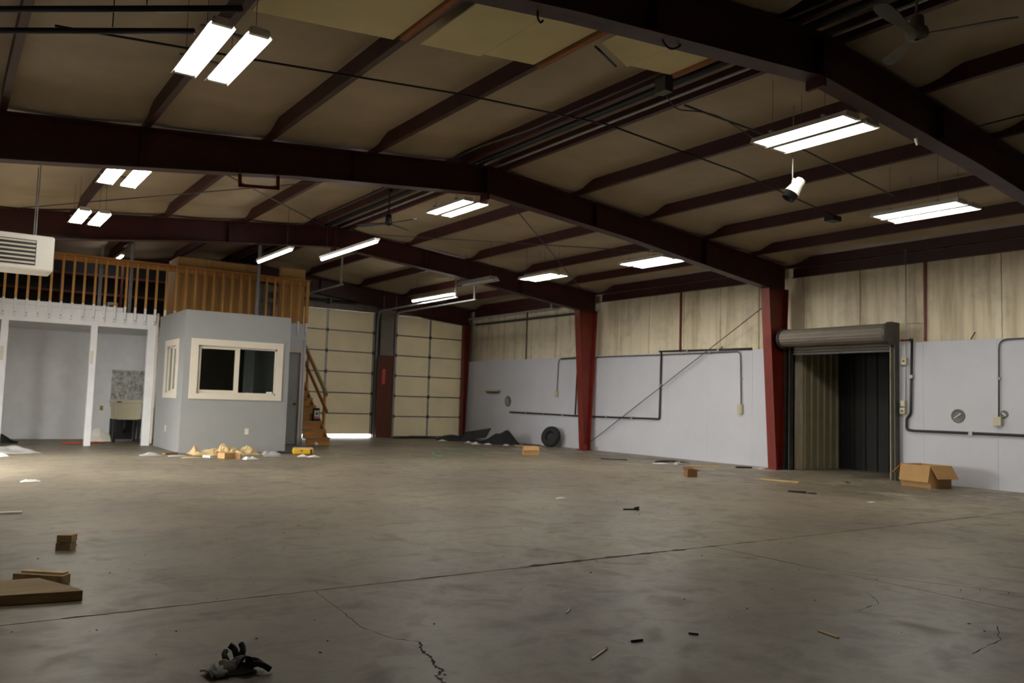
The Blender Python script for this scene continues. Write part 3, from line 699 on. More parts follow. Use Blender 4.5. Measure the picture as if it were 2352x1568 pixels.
conduit('horizontal dark pipe along the wainscot top beside the brace rod', [(wx, 14.2, 2.50), (wx, 11.45, 2.47)], 0.022, 'blackpipe')
conduit('thin conduit dropping to the socket box beside the roll-up column', [(wx, 18.0, 2.41), (wx, 15.9, 2.43), (wx, 14.3, 2.42), (wx, 11.75, 2.42), (wx, 11.72, 1.24)], 0.012, 'dkgalv', 0.12)
conduit('thin conduit bending down to the socket box above the tyre', [(wx, 16.9, 2.46), (wx, 18.12, 2.43), (wx, 18.16, 1.50)], 0.012, 'dkgalv', 0.15)
conduit('black pipe stepping down beside the roll-up guide then along the wall', [(wx, 7.92, 2.50), (wx, 7.955, 1.18), (wx, 8.03, 1.10), (wx, 8.03, 0.90), (wx, 7.9, 0.885), (wx, 2.0, 0.90)], 0.022, 'blackpipe', 0.04)
conduit('thin conduit bending over the wainscot top to the double socket box', [(wx, 6.47, 1.16), (wx, 6.455, 2.44), (wx, 2.0, 2.46)], 0.012, 'dkgalv', 0.14)
conduit('thin wire conduit up the wall beside the roll-up coil', [(wx, 8.03, 4.15), (wx, 8.03, 2.3), (wx, 8.04, 1.42)], 0.009, 'galv', clips=False)
def ebox(lab, y, z, w, h, d=0.07, mat='almond', knob=False):
    y, z = wy(y), wz(z)
    t = thing('electrical_box', lab, 'electrical box', (WF - d/2, y, z - h/2))
    obj('case', MB().box((WF - d, y - w/2, z - h/2), (WF, y + w/2, z + h/2)), mat, t, bevel=0.008)
    obj('cover', MB().box((WF - .004 - d, y - w/2 + .01, z - h/2 + .012), (WF - d, y + w/2 - .01, z + h/2 - .012)), mat, t)
    if knob: obj('button', MB().lathe([(0.018, 0), (0.018, 0.014), (0.008, 0.018)], (WF - .004 - d, y, z), (-1, 0, 0), 12), 'dkgalv', t)
ebox('almond control box high beside the roll-up guide', 8.06, 2.12, 0.10, 0.13, knob=True)
ebox('almond switch box above the round push button station', 8.085, 1.36, 0.09, 0.11)
ebox('round push button station below the almond switch box', 8.09, 1.23, 0.10, 0.12, knob=True)
ebox('double socket box hanging below the bent conduit beside the round cap', 6.485, 1.10, 0.13, 0.15)
ebox('grey socket box above the leaning tyre', 18.18, 1.44, 0.12, 0.17)
ebox('grey socket box beside the column of the roll-up door', 11.74, 1.17, 0.12, 0.20)
def vent(lab, y, z, r, twist):
    y, z = wy(y), wz(z)
    t = thing('round_vent', lab, 'vent', (WF - .02, y, z - r))
    obj('flange', MB().lathe([(r, 0), (r, 0.012), (r * .9, 0.02), (r * .82, 0.02), (r * .78, 0.008), (0.01, 0.006)], (WF, y, z), (-1, 0, 0), 28), 'ventgrey', t, smooth=True)
    for k in range(3):
        rr = r * (0.65 - k * 0.18); obj('ring', MB().lathe([(rr, 0.006), (rr, 0.016), (rr - 0.012, 0.016), (rr - .012, 0.006)], (WF, y, z), (-1, 0, 0), 24), 'ventgrey', t)
    d = Vector((0, math.cos(twist), math.sin(twist))) * r * 0.6
    obj('damper_bar', MB().bar(Vector((WF - .022, y, z)) - d, Vector((WF - .022, y, z)) + d, 0.012, 0.012), 'bright', t)
vent('large round grey vent cover above the open cardboard box', 7.14, 1.17, 0.115, 2.5)
vent('small round metal cap behind the double socket box', 6.40, 1.22, 0.06, 0.7)
vent('small round metal vent beside the wall shelf near the corner', 20.6, 1.2, 0.16, 1.2)
t = thing('wall_shelf', 'small white bracket shelf on the wall near the corner', 'shelf', (WF - .06, 21.1, 1.48))
obj('board', MB().box((WF - .13, 20.7, 1.49), (WF, 21.45, 1.55)), 'almond', t); obj('bracket', MB().box((WF - .08, 20.8, 1.45), (WF, 21.4, 1.49)), 'dkgalv', t)
rod('brace_rod', [(13.95, Y2 + .02, 3.56), (13.95, Y3 - .02, 0.22)], 0.010, 'dkgalv', 'long diagonal brace rod across the pale wall between two columns', 'brace rod')
obj('sag_strut', MB().box((W - .03, 13.52, 2.47), (W - .001, 13.56, 4.0)), 'red', label='thin red vertical strut on the stained sheets above the brace rod', cat='strut')
obj('sag_strut', MB().box((W - .03, 7.67, 2.47), (W - .001, 7.71, 4.0)), 'red', label='thin red vertical strut on the stained sheets beside the roll-up coil', cat='strut')
rod('sag_strut', [(W - .03, 19.7, 2.45), (W - .03, 19.7, 4.0)], 0.016, 'dkgalv', 'thin grey vertical strut above the wainscot near the corner', 'strut')
obj('girt', MB().box((W - .09, Y3 + .3, 3.62), (W - .01, D - .4, 3.67)), 'dkgalv', label='dark horizontal girt on the wall sheets near the corner', cat='girt')
t = thing('pipe_stub', 'short red pipe stub with a dark valve beside the roll-up coil', 'pipe', (WF - .04, 7.9, 2.47))
obj('pipe', MB().tube([(WF - .035, 8.02, 2.48), (WF - .035, 7.86, 2.48)], 0.018, 8), 'red', t); obj('valve', MB().lathe([(0.02, 0), (0.032, 0.02), (0.032, 0.05), (0.015, 0.07)], (WF - .035, 7.86, 2.48), (0, -1, 0), 10), 'black', t)
rod('hook', smooth_path([(W - .03, 6.83, 2.58), (W - .06, 6.84, 2.54), (W - .06, 6.89, 2.46)], .02), 0.009, 'black', 'black hook on the stained sheet above the round vent cover', 'hook')
rod('hook', smooth_path([(W - .02, 12.27, 2.55), (W - .06, 12.27, 2.50), (W - .03, 12.27, 2.47)], .02), 0.012, 'black', 'black hook on the wainscot top between the columns', 'hook')
t = thing('drain_flange', 'red round pipe flange at the column foot beside the tyre', 'flange', (13.60, Y3 - .1, 0))
obj('disc', MB().lathe([(0.085, 0), (0.085, 0.03), (0.05, 0.03), (0.05, 0.12)], (13.56, Y3 - .22, 0.085), (0.3, 1, 0), 18), 'red', t)
# centre post between sectional doors
t = thing('door_post', 'brown boarded steel post between the two sectional doors', 'post', (11.1, D - .3, 0))
obj('steel_post', MB().box((10.93, D - .22, 0), (11.36, D - .20, 4.3)).box((10.93, D - .30, 0), (10.945, D - .12, 4.3)).box((11.345, D - .30, 0), (11.36, D - .12, 4.3)), 'backsteel', t)
bd = obj('cover_board', MB().box((10.80, D - .33, 0.01), (11.31, D - .305, 2.46)), 'brownboard', t)
obj('plate', MB().box((10.86, D - .32, 2.47), (11.28, D - .306, 3.55)), 'backsteel', t)
zc = 2.04
ra = random.Random(3)
sk_ = obj('sticker', MB().box((10.95, D - .3325, 1.60), (11.05, D - .3302, 2.06)), 'redpaint', bd, label='red vertical sticker')
# ================================================================== OFFICE BOOTH
XE, HO = 6.06, 2.82
of = thing('office_booth', 'grey painted office booth with white framed sliding windows', 'office booth', ((XO + XE) / 2, YO, 0))
wx0, wx1, wz0, wz1 = 4.20, 5.80, 1.17, 2.13      # front opening
m = MB()
m.box((XO, YO, 0), (wx0, YO + .1, HO)).box((wx1, YO, 0), (XE, YO + .1, HO)).box((wx0, YO, 0), (wx1, YO + .1, wz0)).box((wx0, YO, wz1), (wx1, YO + .1, HO))
obj('front_wall', m, 'paint2', of)
sy0, sy1 = 17.52, 18.40
m = MB().box((XO, YO + .1, 0), (XO + .1, sy0, HO)).box((XO, sy1, 0), (XO + .1, YM - .06, HO)).box((XO, sy0, 0), (XO + .1, sy1, wz0)).box((XO, sy0, wz1), (XO + .1, sy1, HO))
obj('side_wall', m, 'paint2', of)
obj('far_side_wall', MB().box((XE - .1, YO + .1, 0), (XE, YM - .06, HO)), 'paint2', of)
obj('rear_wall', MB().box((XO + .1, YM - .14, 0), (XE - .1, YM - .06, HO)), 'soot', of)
obj('roof_panel', MB().box((XO + .02, YO + .02, HO - .04), (XE - .02, YM - .06, HO + .0)), 'paint2', of)
obj('inner_post', MB().box((5.55, YM - 1.0, 0.02), (5.75, YM - .9, 2.3)), 'paint', of)
def window(parent, front, a0, a1, z0, z1, mid):
    """front: lies in the plane y = YO, else in the plane x = XO"""
    def B(u0, u1, d0, d1, za, zc):
        return ((u0, YO + d0, za), (u1, YO + d1, zc)) if front else ((XO + d0, u0, za), (XO + d1, u1, zc))
    t = obj('window', MB().box(*B(a0, a1, 0.03, 0.075, z0 - .0, z0 + .035)).box(*B(a0, a1, 0.03, 0.075, z1 - .035, z1)).box(*B(a0, a0 + .035, 0.03, 0.075, z0, z1)).box(*B(a1 - .035, a1, 0.03, 0.075, z0, z1)).box(*B(mid - .045, mid + .045, 0.015, 0.07, z0, z1)), 'cream', parent)
    tw = 0.14
    for u0, u1, za, zc in ((a0 - tw, a0, z0 - .11, z1 + .13), (a1, a1 + tw - .02, z0 - .11, z1 + .13), (a0, a1, z1, z1 + .13), (a0, a1, z0 - .11, z0)):
        obj('casing_board', MB().box(*B(u0, u1, -0.022, 0.0, za, zc)), 'cream', t)
    obj('sash_frame', MB().box(*B(a0 + .035, mid - .045, 0.02, 0.05, z0 + .035, z0 + .075)).box(*B(a0 + .035, mid - .045, 0.02, 0.05, z1 - .06, z1 - .035)).box(*B(a0 + .035, a0 + .065, 0.02, 0.05, z0 + .075, z1 - .06)), 'cream', t)
    obj('pane', MB().box(*B(a0 + .065, mid - .045, 0.033, 0.038, z0 + .075, z1 - .06)), 'glass', t)
    obj('pane', MB().box(*B(mid + .045, a1 - .035, 0.053, 0.058, z0 + .035, z1 - .035)), 'glass', t)
window(of, True, wx0, wx1, wz0, wz1, 4.98)
window(of, False, sy0, sy1, wz0, wz1, 17.96)
obj('vent_sticker', MB().box((5.62, YO + .045, wz0 + .04), (5.74, YO + .051, wz0 + .07)), 'whitepaper', of)
obj('outlet', MB().box((5.20, YO - .008, 0.36), (5.28, YO, 0.48)), 'cream', of, bevel=0.004)
obj('outlet', MB().box((XO - .008, 18.1, 0.36), (XO, 18.2, 0.49)), 'cream', of, bevel=0.004)

# ================================================================== MEZZANINE
mz = thing('mezzanine', 'grey painted timber mezzanine deck on square posts behind the booth', 'mezzanine', (3.2, YM, 0))
XM = 7.30
obj('fascia_board', MB().box((XL + .005, YM, 2.53), (XO - .02, YM + .05, 2.86)), 'mezzpaint', mz)
obj('fascia_board', MB().box((XL + .005, YM + .005, 2.865), (3.17, YM + .05, 2.96)), 'mezzpaint', mz)
obj('fascia_board', MB().box((XE + .02, YM, 2.53), (XM, YM + .05, 2.93)), 'paint', mz)
obj('deck', MB().box((XL + .005, YM + .05, 2.72), (XM, D - .36, 2.84)), 'oldwood', mz)
obj('soffit', MB().box((XL + .005, YM + .05, 2.55), (XM - .05, 22.0, 2.60)), 'mezzpaint', mz)
for x0 in (0.96, 2.58):
    p = obj('post', MB().box((x0, YM + .005, 0), (x0 + .125, YM + .10, 2.53)), 'mezzpaint', mz)
    obj('paint_patch', MB().box((x0 + .01, YM + .002, 1.72), (x0 + .075, YM + .0045, 2.0)), 'cream', p)
obj('post', MB().box((3.70, YM + .005, 0), (3.86, YM + .10, 2.53)), 'mezzpaint', mz)
obj('edge_strip', MB().box((3.865, YM - .012, 0.05), (3.905, YM + .004, 2.90)), 'cream', mz)
for k in range(9):
    x0 = -0.6 + k * 0.9
    if x0 < 7.2: obj('joist', MB().box((x0, YM + .06, 2.605), (x0 + .045, D - .4, 2.715)), 'oldwood', mz)
obj('wall_alcove', MB().box((XL, 22.0, 0), (LX0 - 1.0, 22.08, 2.55)).box((4.55, YM + .02, 0), (4.62, 22.0, 2.55)), 'mezzpaint', kind='structure')
pm = MB().box((XE + .01, YM + .01, 0), (6.36, YM + .09, 2.53)).box((7.19, YM + .01, 0), (XM, YM + .09, 2.53)).box((6.36, YM + .01, 2.22), (7.19, YM + .09, 2.53)).box((XM - .08, YM + .09, 0), (XM, 22.0, 2.53))
obj('wall_stair', pm, 'paint', kind='structure')
d4 = thing('door_4', kind='structure', loc=(6.78, YM + .1, 0))
lf = obj('leaf', MB().box((6.37, YM + .055, 0.01), (7.18, YM + .088, 2.21)), 'paint2', d4)
obj('knob', MB().lathe([(0.028, 0), (0.012, 0.012), (0.012, 0.04), (0.03, 0.055), (0.028, 0.08), (0.01, 0.09)], (7.09, YM + .055, 0.98), (0, -1, 0), 14), 'brass', lf, smooth=True)
obj('casing', MB().box((7.185, YM - .01, 0), (7.235, YM + .009, 2.28)), 'cream', d4)
obj('casing', MB().box((6.30, YM - .01, 2.225), (7.184, YM + .009, 2.28)), 'cream', d4)
obj('corner_board', MB().box((XM - .05, YM - .012, 0), (XM + .005, YM, 2.53)), 'paint', mz)
# railing
rl = thing('timber_railing', 'orange pine railing with square balusters along the mezzanine edge', 'railing', (3.2, YM - .04, 2.6))
def rail_z(x): return 4.0 - 0.006 * (x - 3)
obj('top_rail', MB().box((XL + .005, YM - .09, 3.965), (XM + .02, YM + .07, 4.003)), 'woodx', rl)
obj('rail_board', MB().box((XL + .005, YM, 3.86), (XM, YM + .035, 3.963)), 'woodx', rl)
xs = [-0.46 + k * 0.2035 for k in range(39)]
b0 = None
for xx in xs:
    if xx > XM: break
    if b0 is None:
        b0 = obj('baluster', MB().box((xx - .022, YM - .042, 2.985), (xx + .022, YM - .002, 3.963)), 'woodz', rl)
        e0 = obj('painted_end', MB().prism([(YM - .042, 2.66), (YM - .002, 2.62), (YM - .002, 2.984), (YM - .042, 2.984)], 'x', xx - .022, xx + .022), 'mezzpaint', b0)
        n0 = obj('bolt', MB().lathe([(0.012, 0), (0.012, 0.006)], (xx, YM - .043, 2.70), (0, -1, 0), 8), 'dkgalv', b0)
    else:
        c = b0.copy(); COL.objects.link(c); c.location = (xx - xs[0], 0, 0)
        for s_ in (e0, n0):
            q = s_.copy(); COL.objects.link(q); q.parent = c
obj('end_post', MB().box((XM - .06, YM - .05, 2.95), (XM + .005, YM + .03, 3.963)), 'woodz', rl)
# things on the mezzanine
t = thing('plywood_crate', 'large plywood crate standing behind the railing above the booth', 'crate', (5.2, 19.6, 2.84))
for i in range(3):
    x0 = 4.28 + i * 0.595
    obj('front_panel', MB().box((x0, YM + .10, 2.86), (x0 + .59, YM + .118, 4.22)), 'ply', t)
obj('side_panel', MB().box((4.26, YM + .10, 2.86), (4.279, 20.3, 4.22)), 'ply', t)
obj('side_panel', MB().box((6.066, YM + .10, 2.86), (6.085, 20.3, 4.22)), 'ply', t)
obj('lid', MB().box((4.26, YM + .10, 4.221), (6.085, 20.3, 4.235)), 'ply', t)
t = thing('plywood_sheet', 'plywood sheet standing upright behind the railing end', 'plywood', (6.93, YM + .12, 2.84))
obj('sheet', MB().box((6.62, YM + .10, 2.86), (7.24, YM + .12, 4.27)), 'ply', t)
obj('batten', MB().box((6.6, YM + .122, 2.86), (6.64, YM + .16, 4.27)), 'woodz', t)
def steel_post(x, y, z0, z1, lab):
    t = thing('steel_strut', lab, 'strut', (x, y, z0))
    obj('channel', MB().box((x - .03, y - .02, z0), (x + .0, y + .02, z1)), 'galv', t)
    obj('channel', MB().box((x + .006, y - .02, z0), (x + .036, y + .02, z1)), 'galv', t)
    obj('foot', MB().box((x - .06, y - .04, z0), (x + .066, y + .04, z0 + .008)), 'galv', t)
steel_post(6.00, YM - .16, HO + .002, 4.72, 'galvanised twin channel strut rising from the booth roof')
steel_post(3.36, 19.75, 2.845, 4.45, 'galvanised twin channel strut behind the railing by the lit strip')
steel_post(2.80, 20.1, 2.845, 4.40, 'dark steel strut behind the railing in front of the shelving')
t = thing('shelving_rack', 'dark shelving rack with brown boards at the back of the mezzanine', 'shelving', (2.2, 22.1, 2.84))
for z in (3.06, 3.46, 3.90): obj('shelf_board', MB().box((-0.4, 21.85, z), (4.9, 22.35, z + .05)), 'brownboard', t)
for xx in (-0.4, 0.9, 2.2, 3.5, 4.85): obj('upright', MB().box((xx, 21.83, 2.845), (xx + .05, 21.87, 4.3)), 'brownboard', t)
obj('back_sheet', MB().box((-0.45, 22.36, 2.845), (4.95, 22.38, 4.3)), 'soot', t)
t = thing('fan_heater', 'small pale box fan standing behind the railing by the strut', 'fan', (3.08, 20.2, 2.845))
obj('body', MB().box((2.98, 20.15, 2.85), (3.2, 20.3, 3.14)), 'almond', t, bevel=.01); obj('grille', MB().lathe([(0.09, 0), (0.09, 0.01), (0.02, 0.012)], (3.09, 20.149, 3.0), (0, -1, 0), 16), 'dkgalv', t)
# ------------------------------------------------------------------ stairs
st = thing('timber_stairs', 'orange pine open stair with handrail beside the booth door', 'stairs', (7.6, 19.1, 0))
SX0, SX1, ns = XM + .02, 7.92, 14
rise, run = 2.84 / 15, 0.245
for k in range(ns):
    y0 = 19.05 + k * run; z1 = (k + 1) * rise
    obj('riser', MB().box((SX0, y0, k * rise + (0.0 if k == 0 else 0.0)), (SX1, y0 + .02, z1 - .03)), 'woodx', st)
    obj('tread', MB().box((SX0, y0 - .025, z1 - .03), (SX1, y0 + run + .02, z1)), 'oldwood', st)
obj('stringer', MB().prism([(19.07, 0), (19.35, 0), (19.07 + ns * run, 2.55), (19.07 + ns * run, 2.80), (19.07, 0.14)], 'x', SX1 - .045, SX1 - .005), 'woody', st)
hr0, hr1 = Vector((7.90, 19.30, 1.22)), Vector((7.90, 22.0, 1.22 + 2.7 * rise / run))
obj('handrail', MB().bar(hr0, hr1, 0.045, 0.11), 'oldwood', st)
obj('mid_rail', MB().bar(hr0 - Vector((0, .05, .42)), hr1 - Vector((0, 0, .38)), 0.035, 0.085), 'woody', st)
for yy in (19.5, 20.75, 21.9):
    zt = 1.22 + (yy - 19.30) * rise / run; zbm = max(0.2, (yy - 19.05) / run * rise - 0.15)
    obj('newel_post', MB().box((7.925, yy, zbm), (7.965, yy + .09, zt + .02)), 'woodz', st)
t = thing('printed_sack', 'small black and white sack with a red band standing on the stair', 'sack', (7.74, 19.75, 3 * rise))
y0 = 19.05 + 2 * run + .10
zz = 3 * rise
obj('bag', MB().hexa([(7.70, y0, zz), (7.88, y0, zz), (7.88, y0 + .10, zz), (7.70, y0 + .10, zz), (7.71, y0 + .03, zz + .32), (7.88, y0 + .03, zz + .32), (7.88, y0 + .07, zz + .32), (7.71, y0 + .07, zz + .32)]), 'darkcloth', t, bevel=.015)
def bagz(k): return y0 - .004 + .03 * k / .32
obj('white_panel', MB().hexa([(7.735, bagz(.06), zz + .06), (7.86, bagz(.06), zz + .06), (7.86, bagz(.06) + .008, zz + .06), (7.735, bagz(.06) + .008, zz + .06), (7.735, bagz(.26), zz + .26), (7.86, bagz(.26), zz + .26), (7.86, bagz(.26) + .008, zz + .26), (7.735, bagz(.26) + .008, zz + .26)]), 'labelwhite', t)
obj('red_band', MB().box((7.74, bagz(.08) - .003, zz + .07), (7.85, bagz(.11) + .002, zz + .11)), 'redpaint', t)
obj('dark_motif', MB().lathe([(0.03, 0), (0.03, .004)], (7.80, bagz(.18) - .001, zz + .18), (0, -1, 0), 10), 'black', t)

# ------------------------------------------------------------------ alcove contents
sp = obj('splash_sheet', MB().box((3.46, 21.985, 0.78), (4.36, 21.998, 1.68)), 'spangle', label='mottled galvanised splash sheet on the alcove wall behind the sink', cat='sheet metal')
sk = thing('laundry_sink', 'almond plastic laundry sink on black legs in the alcove', 'sink', (3.6, 20.7, 0))
sx0, sx1, sy0_, sy1_ = 3.29, 3.92, 20.45, 21.05
def ring_tub():
    m = MB(); L = [(0.0, 0.96), (0.0, 0.90), (0.035, 0.88), (0.055, 0.53), (0.07, 0.53), (0.05, 0.955)]
    def R(i): return [(sx0 + i, sy0_ + i), (sx1 - i, sy0_ + i), (sx1 - i, sy1_ - i), (sx0 + i, sy1_ - i)]
    prof = [(0.0, 0.97), (0.0, 0.90), (0.02, 0.89), (0.05, 0.52), (0.07, 0.54), (0.045, 0.97)]
    for i, z in prof: m.v += [Vector((x, y, z)) for x, y in R(i)]
    n = len(prof)
    for a in range(n - 1):
        for k in range(4): m.f.append((4*a + k, 4*a + (k+1) % 4, 4*a + 4 + (k+1) % 4, 4*a + 4 + k))
    for k in range(4): m.f.append((4*(n-1) + k, 4*(n-1) + (k+1) % 4, (k+1) % 4, k))
    m.f.append((12, 13, 14, 15)); m.f.append((16, 17, 18, 19)); return m
obj('tub', ring_tub(), 'almond', sk)
for (xx, yy) in ((sx0 + .03, sy0_ + .05), (sx1 - .09, sy0_ + .05), (sx0 + .03, sy1_ - .1), (sx1 - .09, sy1_ - .1)):
    obj('leg', MB().hexa([(xx, yy, 0), (xx + .05, yy, 0), (xx + .05, yy + .05, 0), (xx, yy + .05, 0), (xx - .005, yy - .005, .53), (xx + .075, yy - .005, .53), (xx + .075, yy + .055, .53), (xx - .005, yy + .055, .53)]), 'blackpipe', sk)
obj('rear_panel', MB().box((sx0 + .1, sy1_ - .06, .05), (sx1 - .1, sy1_ - .04, .52)), 'soot', sk)
obj('drain_pipe', MB().tube(smooth_path([(3.6, 20.75, .53), (3.6, 20.75, .28), (3.6, 20.9, .2), (3.6, 21.2, .3)], .06), .022, 8), 'black', sk)
fc = obj('faucet', MB().tube(smooth_path([(3.6, 21.0, .97), (3.6, 21.0, 1.14), (3.6, 20.82, 1.16), (3.6, 20.8, 1.1)], .05), .012, 8), 'galv', sk)
for xx in (3.52, 3.68): obj('tap_handle', MB().lathe([(.012, 0), (.014, .05), (.03, .055), (.03, .075)], (xx, 21.0, .97), (0, 0, 1), 10), 'galv', fc)
obj('sink_label', MB().box((3.36, sy0_ - .003, .905), (3.46, sy0_ + .012, .935)), 'dkgalv', sk)
obj('wall_outlet', MB().box((3.24, 21.985, .69), (3.31, 21.999, .80)), 'oldwood', label='small brown outlet hole plate on the alcove wall beside the sink', cat='outlet')
t = MB().hexa([(3.05, 20.95, .02), (3.42, 20.85, .02), (3.44, 20.87, .02), (3.07, 20.97, .02), (3.10, 21.35, .22), (3.50, 21.2, .18), (3.52, 21.22, .20), (3.12, 21.37, .24)])
obj('foam_board', MB().grid(6, 4, lambda u, v: (2.86 + .46 * u, 20.60 + .16 * v + .1 * u, .03 + (.30 - .30 * abs(u - .42)) * v), .015), 'foam', label='folded white foam board leaning between alcove post and sink', cat='foam board')
pts = []
for i in range(60):
    a = i * .55; pts.append((2.80 + .22 * math.cos(a) + .008 * i - .35, 20.25 + .14 * math.sin(a * 1.1), .012 + .012 * (i % 5 == 0)))
obj('extension_cord', MB().tube(pts, .012, 6), 'orange', label='tangled orange extension cord on the floor at the alcove post', cat='cord', smooth=True)

# ================================================================== LOOSE THINGS ON THE FLOOR
def sheet(name, cx_, cy_, sx, sy, h, mat, lab, cat, seed=0, rz=0.0, n=14, freq=3.0, th=0.004, base=0.002, edge=0.35):
    ca, sa = math.cos(rz), math.sin(rz)
    def fn(u, v):
        x = (u - .5) * sx * (1 + .25 * nz(v * 2.3, seed, 1)); y = (v - .5) * sy * (1 + .25 * nz(u * 2.3, seed, 2))
        x += .06 * sx * nz(u * freq, v * freq, seed + 20); y += .06 * sy * nz(u * freq, v * freq, seed + 30)
        e = min(1, min(u, 1 - u, v, 1 - v) / edge) if edge else 1
        z = base + h * e * max(0, .45 + .75 * nz(u * freq, v * freq, seed)) + .0
        return (cx_ + ca * x - sa * y, cy_ + sa * x + ca * y, z)
    o = obj(name, MB().grid(n, n, fn, th), mat, label=lab, cat=cat, smooth=True)
    o.location.z = max(0.0, o.location.z) ; o.location.z = 0.001
    return o
def plank(name, a, b, w_, h_, mat, lab, cat, z=0.0):
    a, b = Vector((a[0], a[1], z + h_/2)), Vector((b[0], b[1], z + h_/2))
    return obj(name, MB().bar(a, b, w_, h_), mat, label=lab, cat=cat, bevel=min(.004, h_ * .2))
# foreground wood
obj('plywood_offcut', MB().prism([(0.18, 5.31), (0.745, 5.215), (0.735, 5.29), (0.57, 5.68), (0.05, 5.72)], 'z', 0, .055), 'oldwood', label='thick weathered plywood offcut lying flat on the concrete', cat='offcut', bevel=.004)
t = thing('lumber_piece', 'short grooved lumber piece lying behind the plywood offcut', 'lumber', (.6, 5.8, 0))
obj('body', MB().bar((.475, 5.90, .028), (.715, 5.69, .028), .085, .055), 'oldwood', t, bevel=.003)
obj('top_strip', MB().bar((.51, 5.905, .060), (.715, 5.725, .060), .05, .010), 'palewood', t)
for k in range(2):
    obj('wood_block', MB().obox((.855 + .004 * k, 6.93 - .004 * k, .026 + k * .056), (.105, .10, .052), rz=-.55 + .03 * k), 'oldwood' if k == 0 else 'oldwood', label=('dark wood block resting on another block' if k else 'dark wood block under another block on bare concrete'), cat='wood block', bevel=.003)
# glove
gl = thing('work_glove', 'crumpled grey and black work glove on the stained concrete by the cracks', 'glove', (1.12, 3.6, 0))
def gfn(u, v):
    x = 1.02 + .17 * u + .01 * nz(u * 4, v * 4, 1); y = 3.56 + .13 * v - .03 * u
    return (x, y, .012 + .035 * max(0, math.sin(math.pi * u) * math.sin(math.pi * v)) + .02 * max(0, nz(u * 4, v * 4, 3)))
obj('palm', MB().grid(14, 12, gfn, .010), 'glovecloth', gl, smooth=True)
obj('cuff', MB().grid(10, 8, lambda u, v: (1.005 + .07 * u - .02 * v, 3.54 + .11 * v, .014 + .03 * abs(nz(u * 3, v * 5, 7)) + .012 * math.sin(math.pi * v)), .008), 'greycloth', gl, smooth=True)
for k, (a, b, c, r) in enumerate((((1.15, 3.68, .03), (1.15, 3.73, .06), (1.13, 3.74, .075), .013), ((1.16, 3.66, .03), (1.18, 3.70, .065), (1.175, 3.72, .08), .013), ((1.17, 3.62, .03), (1.20, 3.60, .04), (1.225, 3.57, .02), .014), ((1.16, 3.58, .025), (1.20, 3.53, .045), (1.24, 3.51, .015), .013), ((1.10, 3.66, .03), (1.10, 3.71, .045), (1.115, 3.74, .05), .012))):
    obj('finger', MB().tube(smooth_path([a, b, c], .03, 4), [r * 1.1] * 2 + [r] * 5 + [r * .7], 8), 'darkcloth', gl, smooth=True)
obj('back_fold', MB().grid(8, 8, lambda u, v: (1.11 + .08 * u, 3.55 + .10 * v, .035 + .04 * math.sin(math.pi * u) * (1 - .6 * v) + .01 * nz(u * 5, v * 5, 2)), .006), 'darkcloth', gl, smooth=True)
# nails, sticks
for (a, b, r, mat, lab) in (((2.99, 3.68), (3.07, 3.75), .004, 'bright', 'short bright nail standing out on the dark concrete beyond the long nail'),
                            ((2.57, 2.97), (2.74, 3.06), .004, 'bright', 'long bright nail on the stained concrete beside a dark stick'),
                            ((2.93, 3.09), (3.00, 3.08), .005, 'darkstick', 'dark stick beside the long bright nail'),
                            ((3.30, 3.05), (3.33, 3.01), .005, 'darkstick', 'tiny dark stick between nail and pale splinter'),
                            ((3.97, 2.74), (3.94, 2.60), .005, 'palewood', 'pale wooden splinter on the stained concrete by the cracks')):
    t = thing('nail' if mat == 'bright' else 'stick', lab, 'nail' if mat == 'bright' else 'stick', (a[0], a[1], 0))
    obj('shank', MB().tube([(a[0], a[1], r), (b[0], b[1], r)], [r, r], 6), mat, t)
    if mat == 'bright': obj('head', MB().lathe([(r * 1.4, 0), (r * 1.4, .003)], (b[0], b[1], r * 1.4), (b[0] - a[0], b[1] - a[1], 0), 8), mat, t)
# mid-floor scraps
sheet('crumpled_paper', 1.04, 12.0, .22, .16, .05, 'whitepaper', 'crumpled white paper scrap alone on the floor before the alcove', 'paper', 3)
plank('white_stick', (.40, 9.06), (.73, 9.05), .05, .02, 'foam', 'thin white stick lying alone on the bare floor', 'stick')
sheet('grey_tarp', 1.15, 17.6, .8, .9, .20, 'greycloth', 'grey cloth tarp heaped on the floor before the alcove', 'tarp', 5, .3, 18, 2.2)
sheet('white_cloth', .82, 16.7, .45, .5, .18, 'whitepaper', 'white cloth crumpled against the grey tarp', 'cloth', 8, .2, 14, 2.5)
sheet('black_bag', 1.05, 20.6, .85, .6, .26, 'darkcloth', 'black plastic bag slumped at the alcove front', 'bag', 11, 0, 16, 2.0)
# paper heap in front of the booth
def kraft(u, v):
    t = abs(nz(u * 5.5, v * 2.6, 14)) * 1.3 + .55 * abs(nz(u * 13, v * 7, 3)); e = min(1, min(u, 1 - u) / .07, min(v, 1 - v) / .16)
    lobe = .35 + .9 * math.exp(-((u - .52) / .16) ** 2) + .75 * math.exp(-((u - .88) / .06) ** 2) + .25 * math.exp(-((u - .06) / .07) ** 2)
    return (4.02 + 1.28 * u + .05 * nz(u * 6, v * 3, 5), 16.12 + .60 * v + .06 * nz(u * 5, v * 4, 6), .008 + .23 * e * t * lobe + .02 * e)
obj('kraft_paper_heap', MB().grid(56, 22, kraft, .005), 'paper', label='long crumpled kraft paper heap against the booth front', cat='kraft paper')
plank('brown_board', (3.58, 16.55), (3.84, 16.72), .10, .03, 'carddark', 'brown board scrap beside the kraft paper heap', 'board', .0)
t = thing('cardboard_carton', 'flattened small brown carton in front of the kraft paper', 'carton', (4.42, 15.35, 0))
obj('carton_body', MB().obox((4.42, 15.35, .055), (.26, .22, .10), rz=.3), 'card', t)
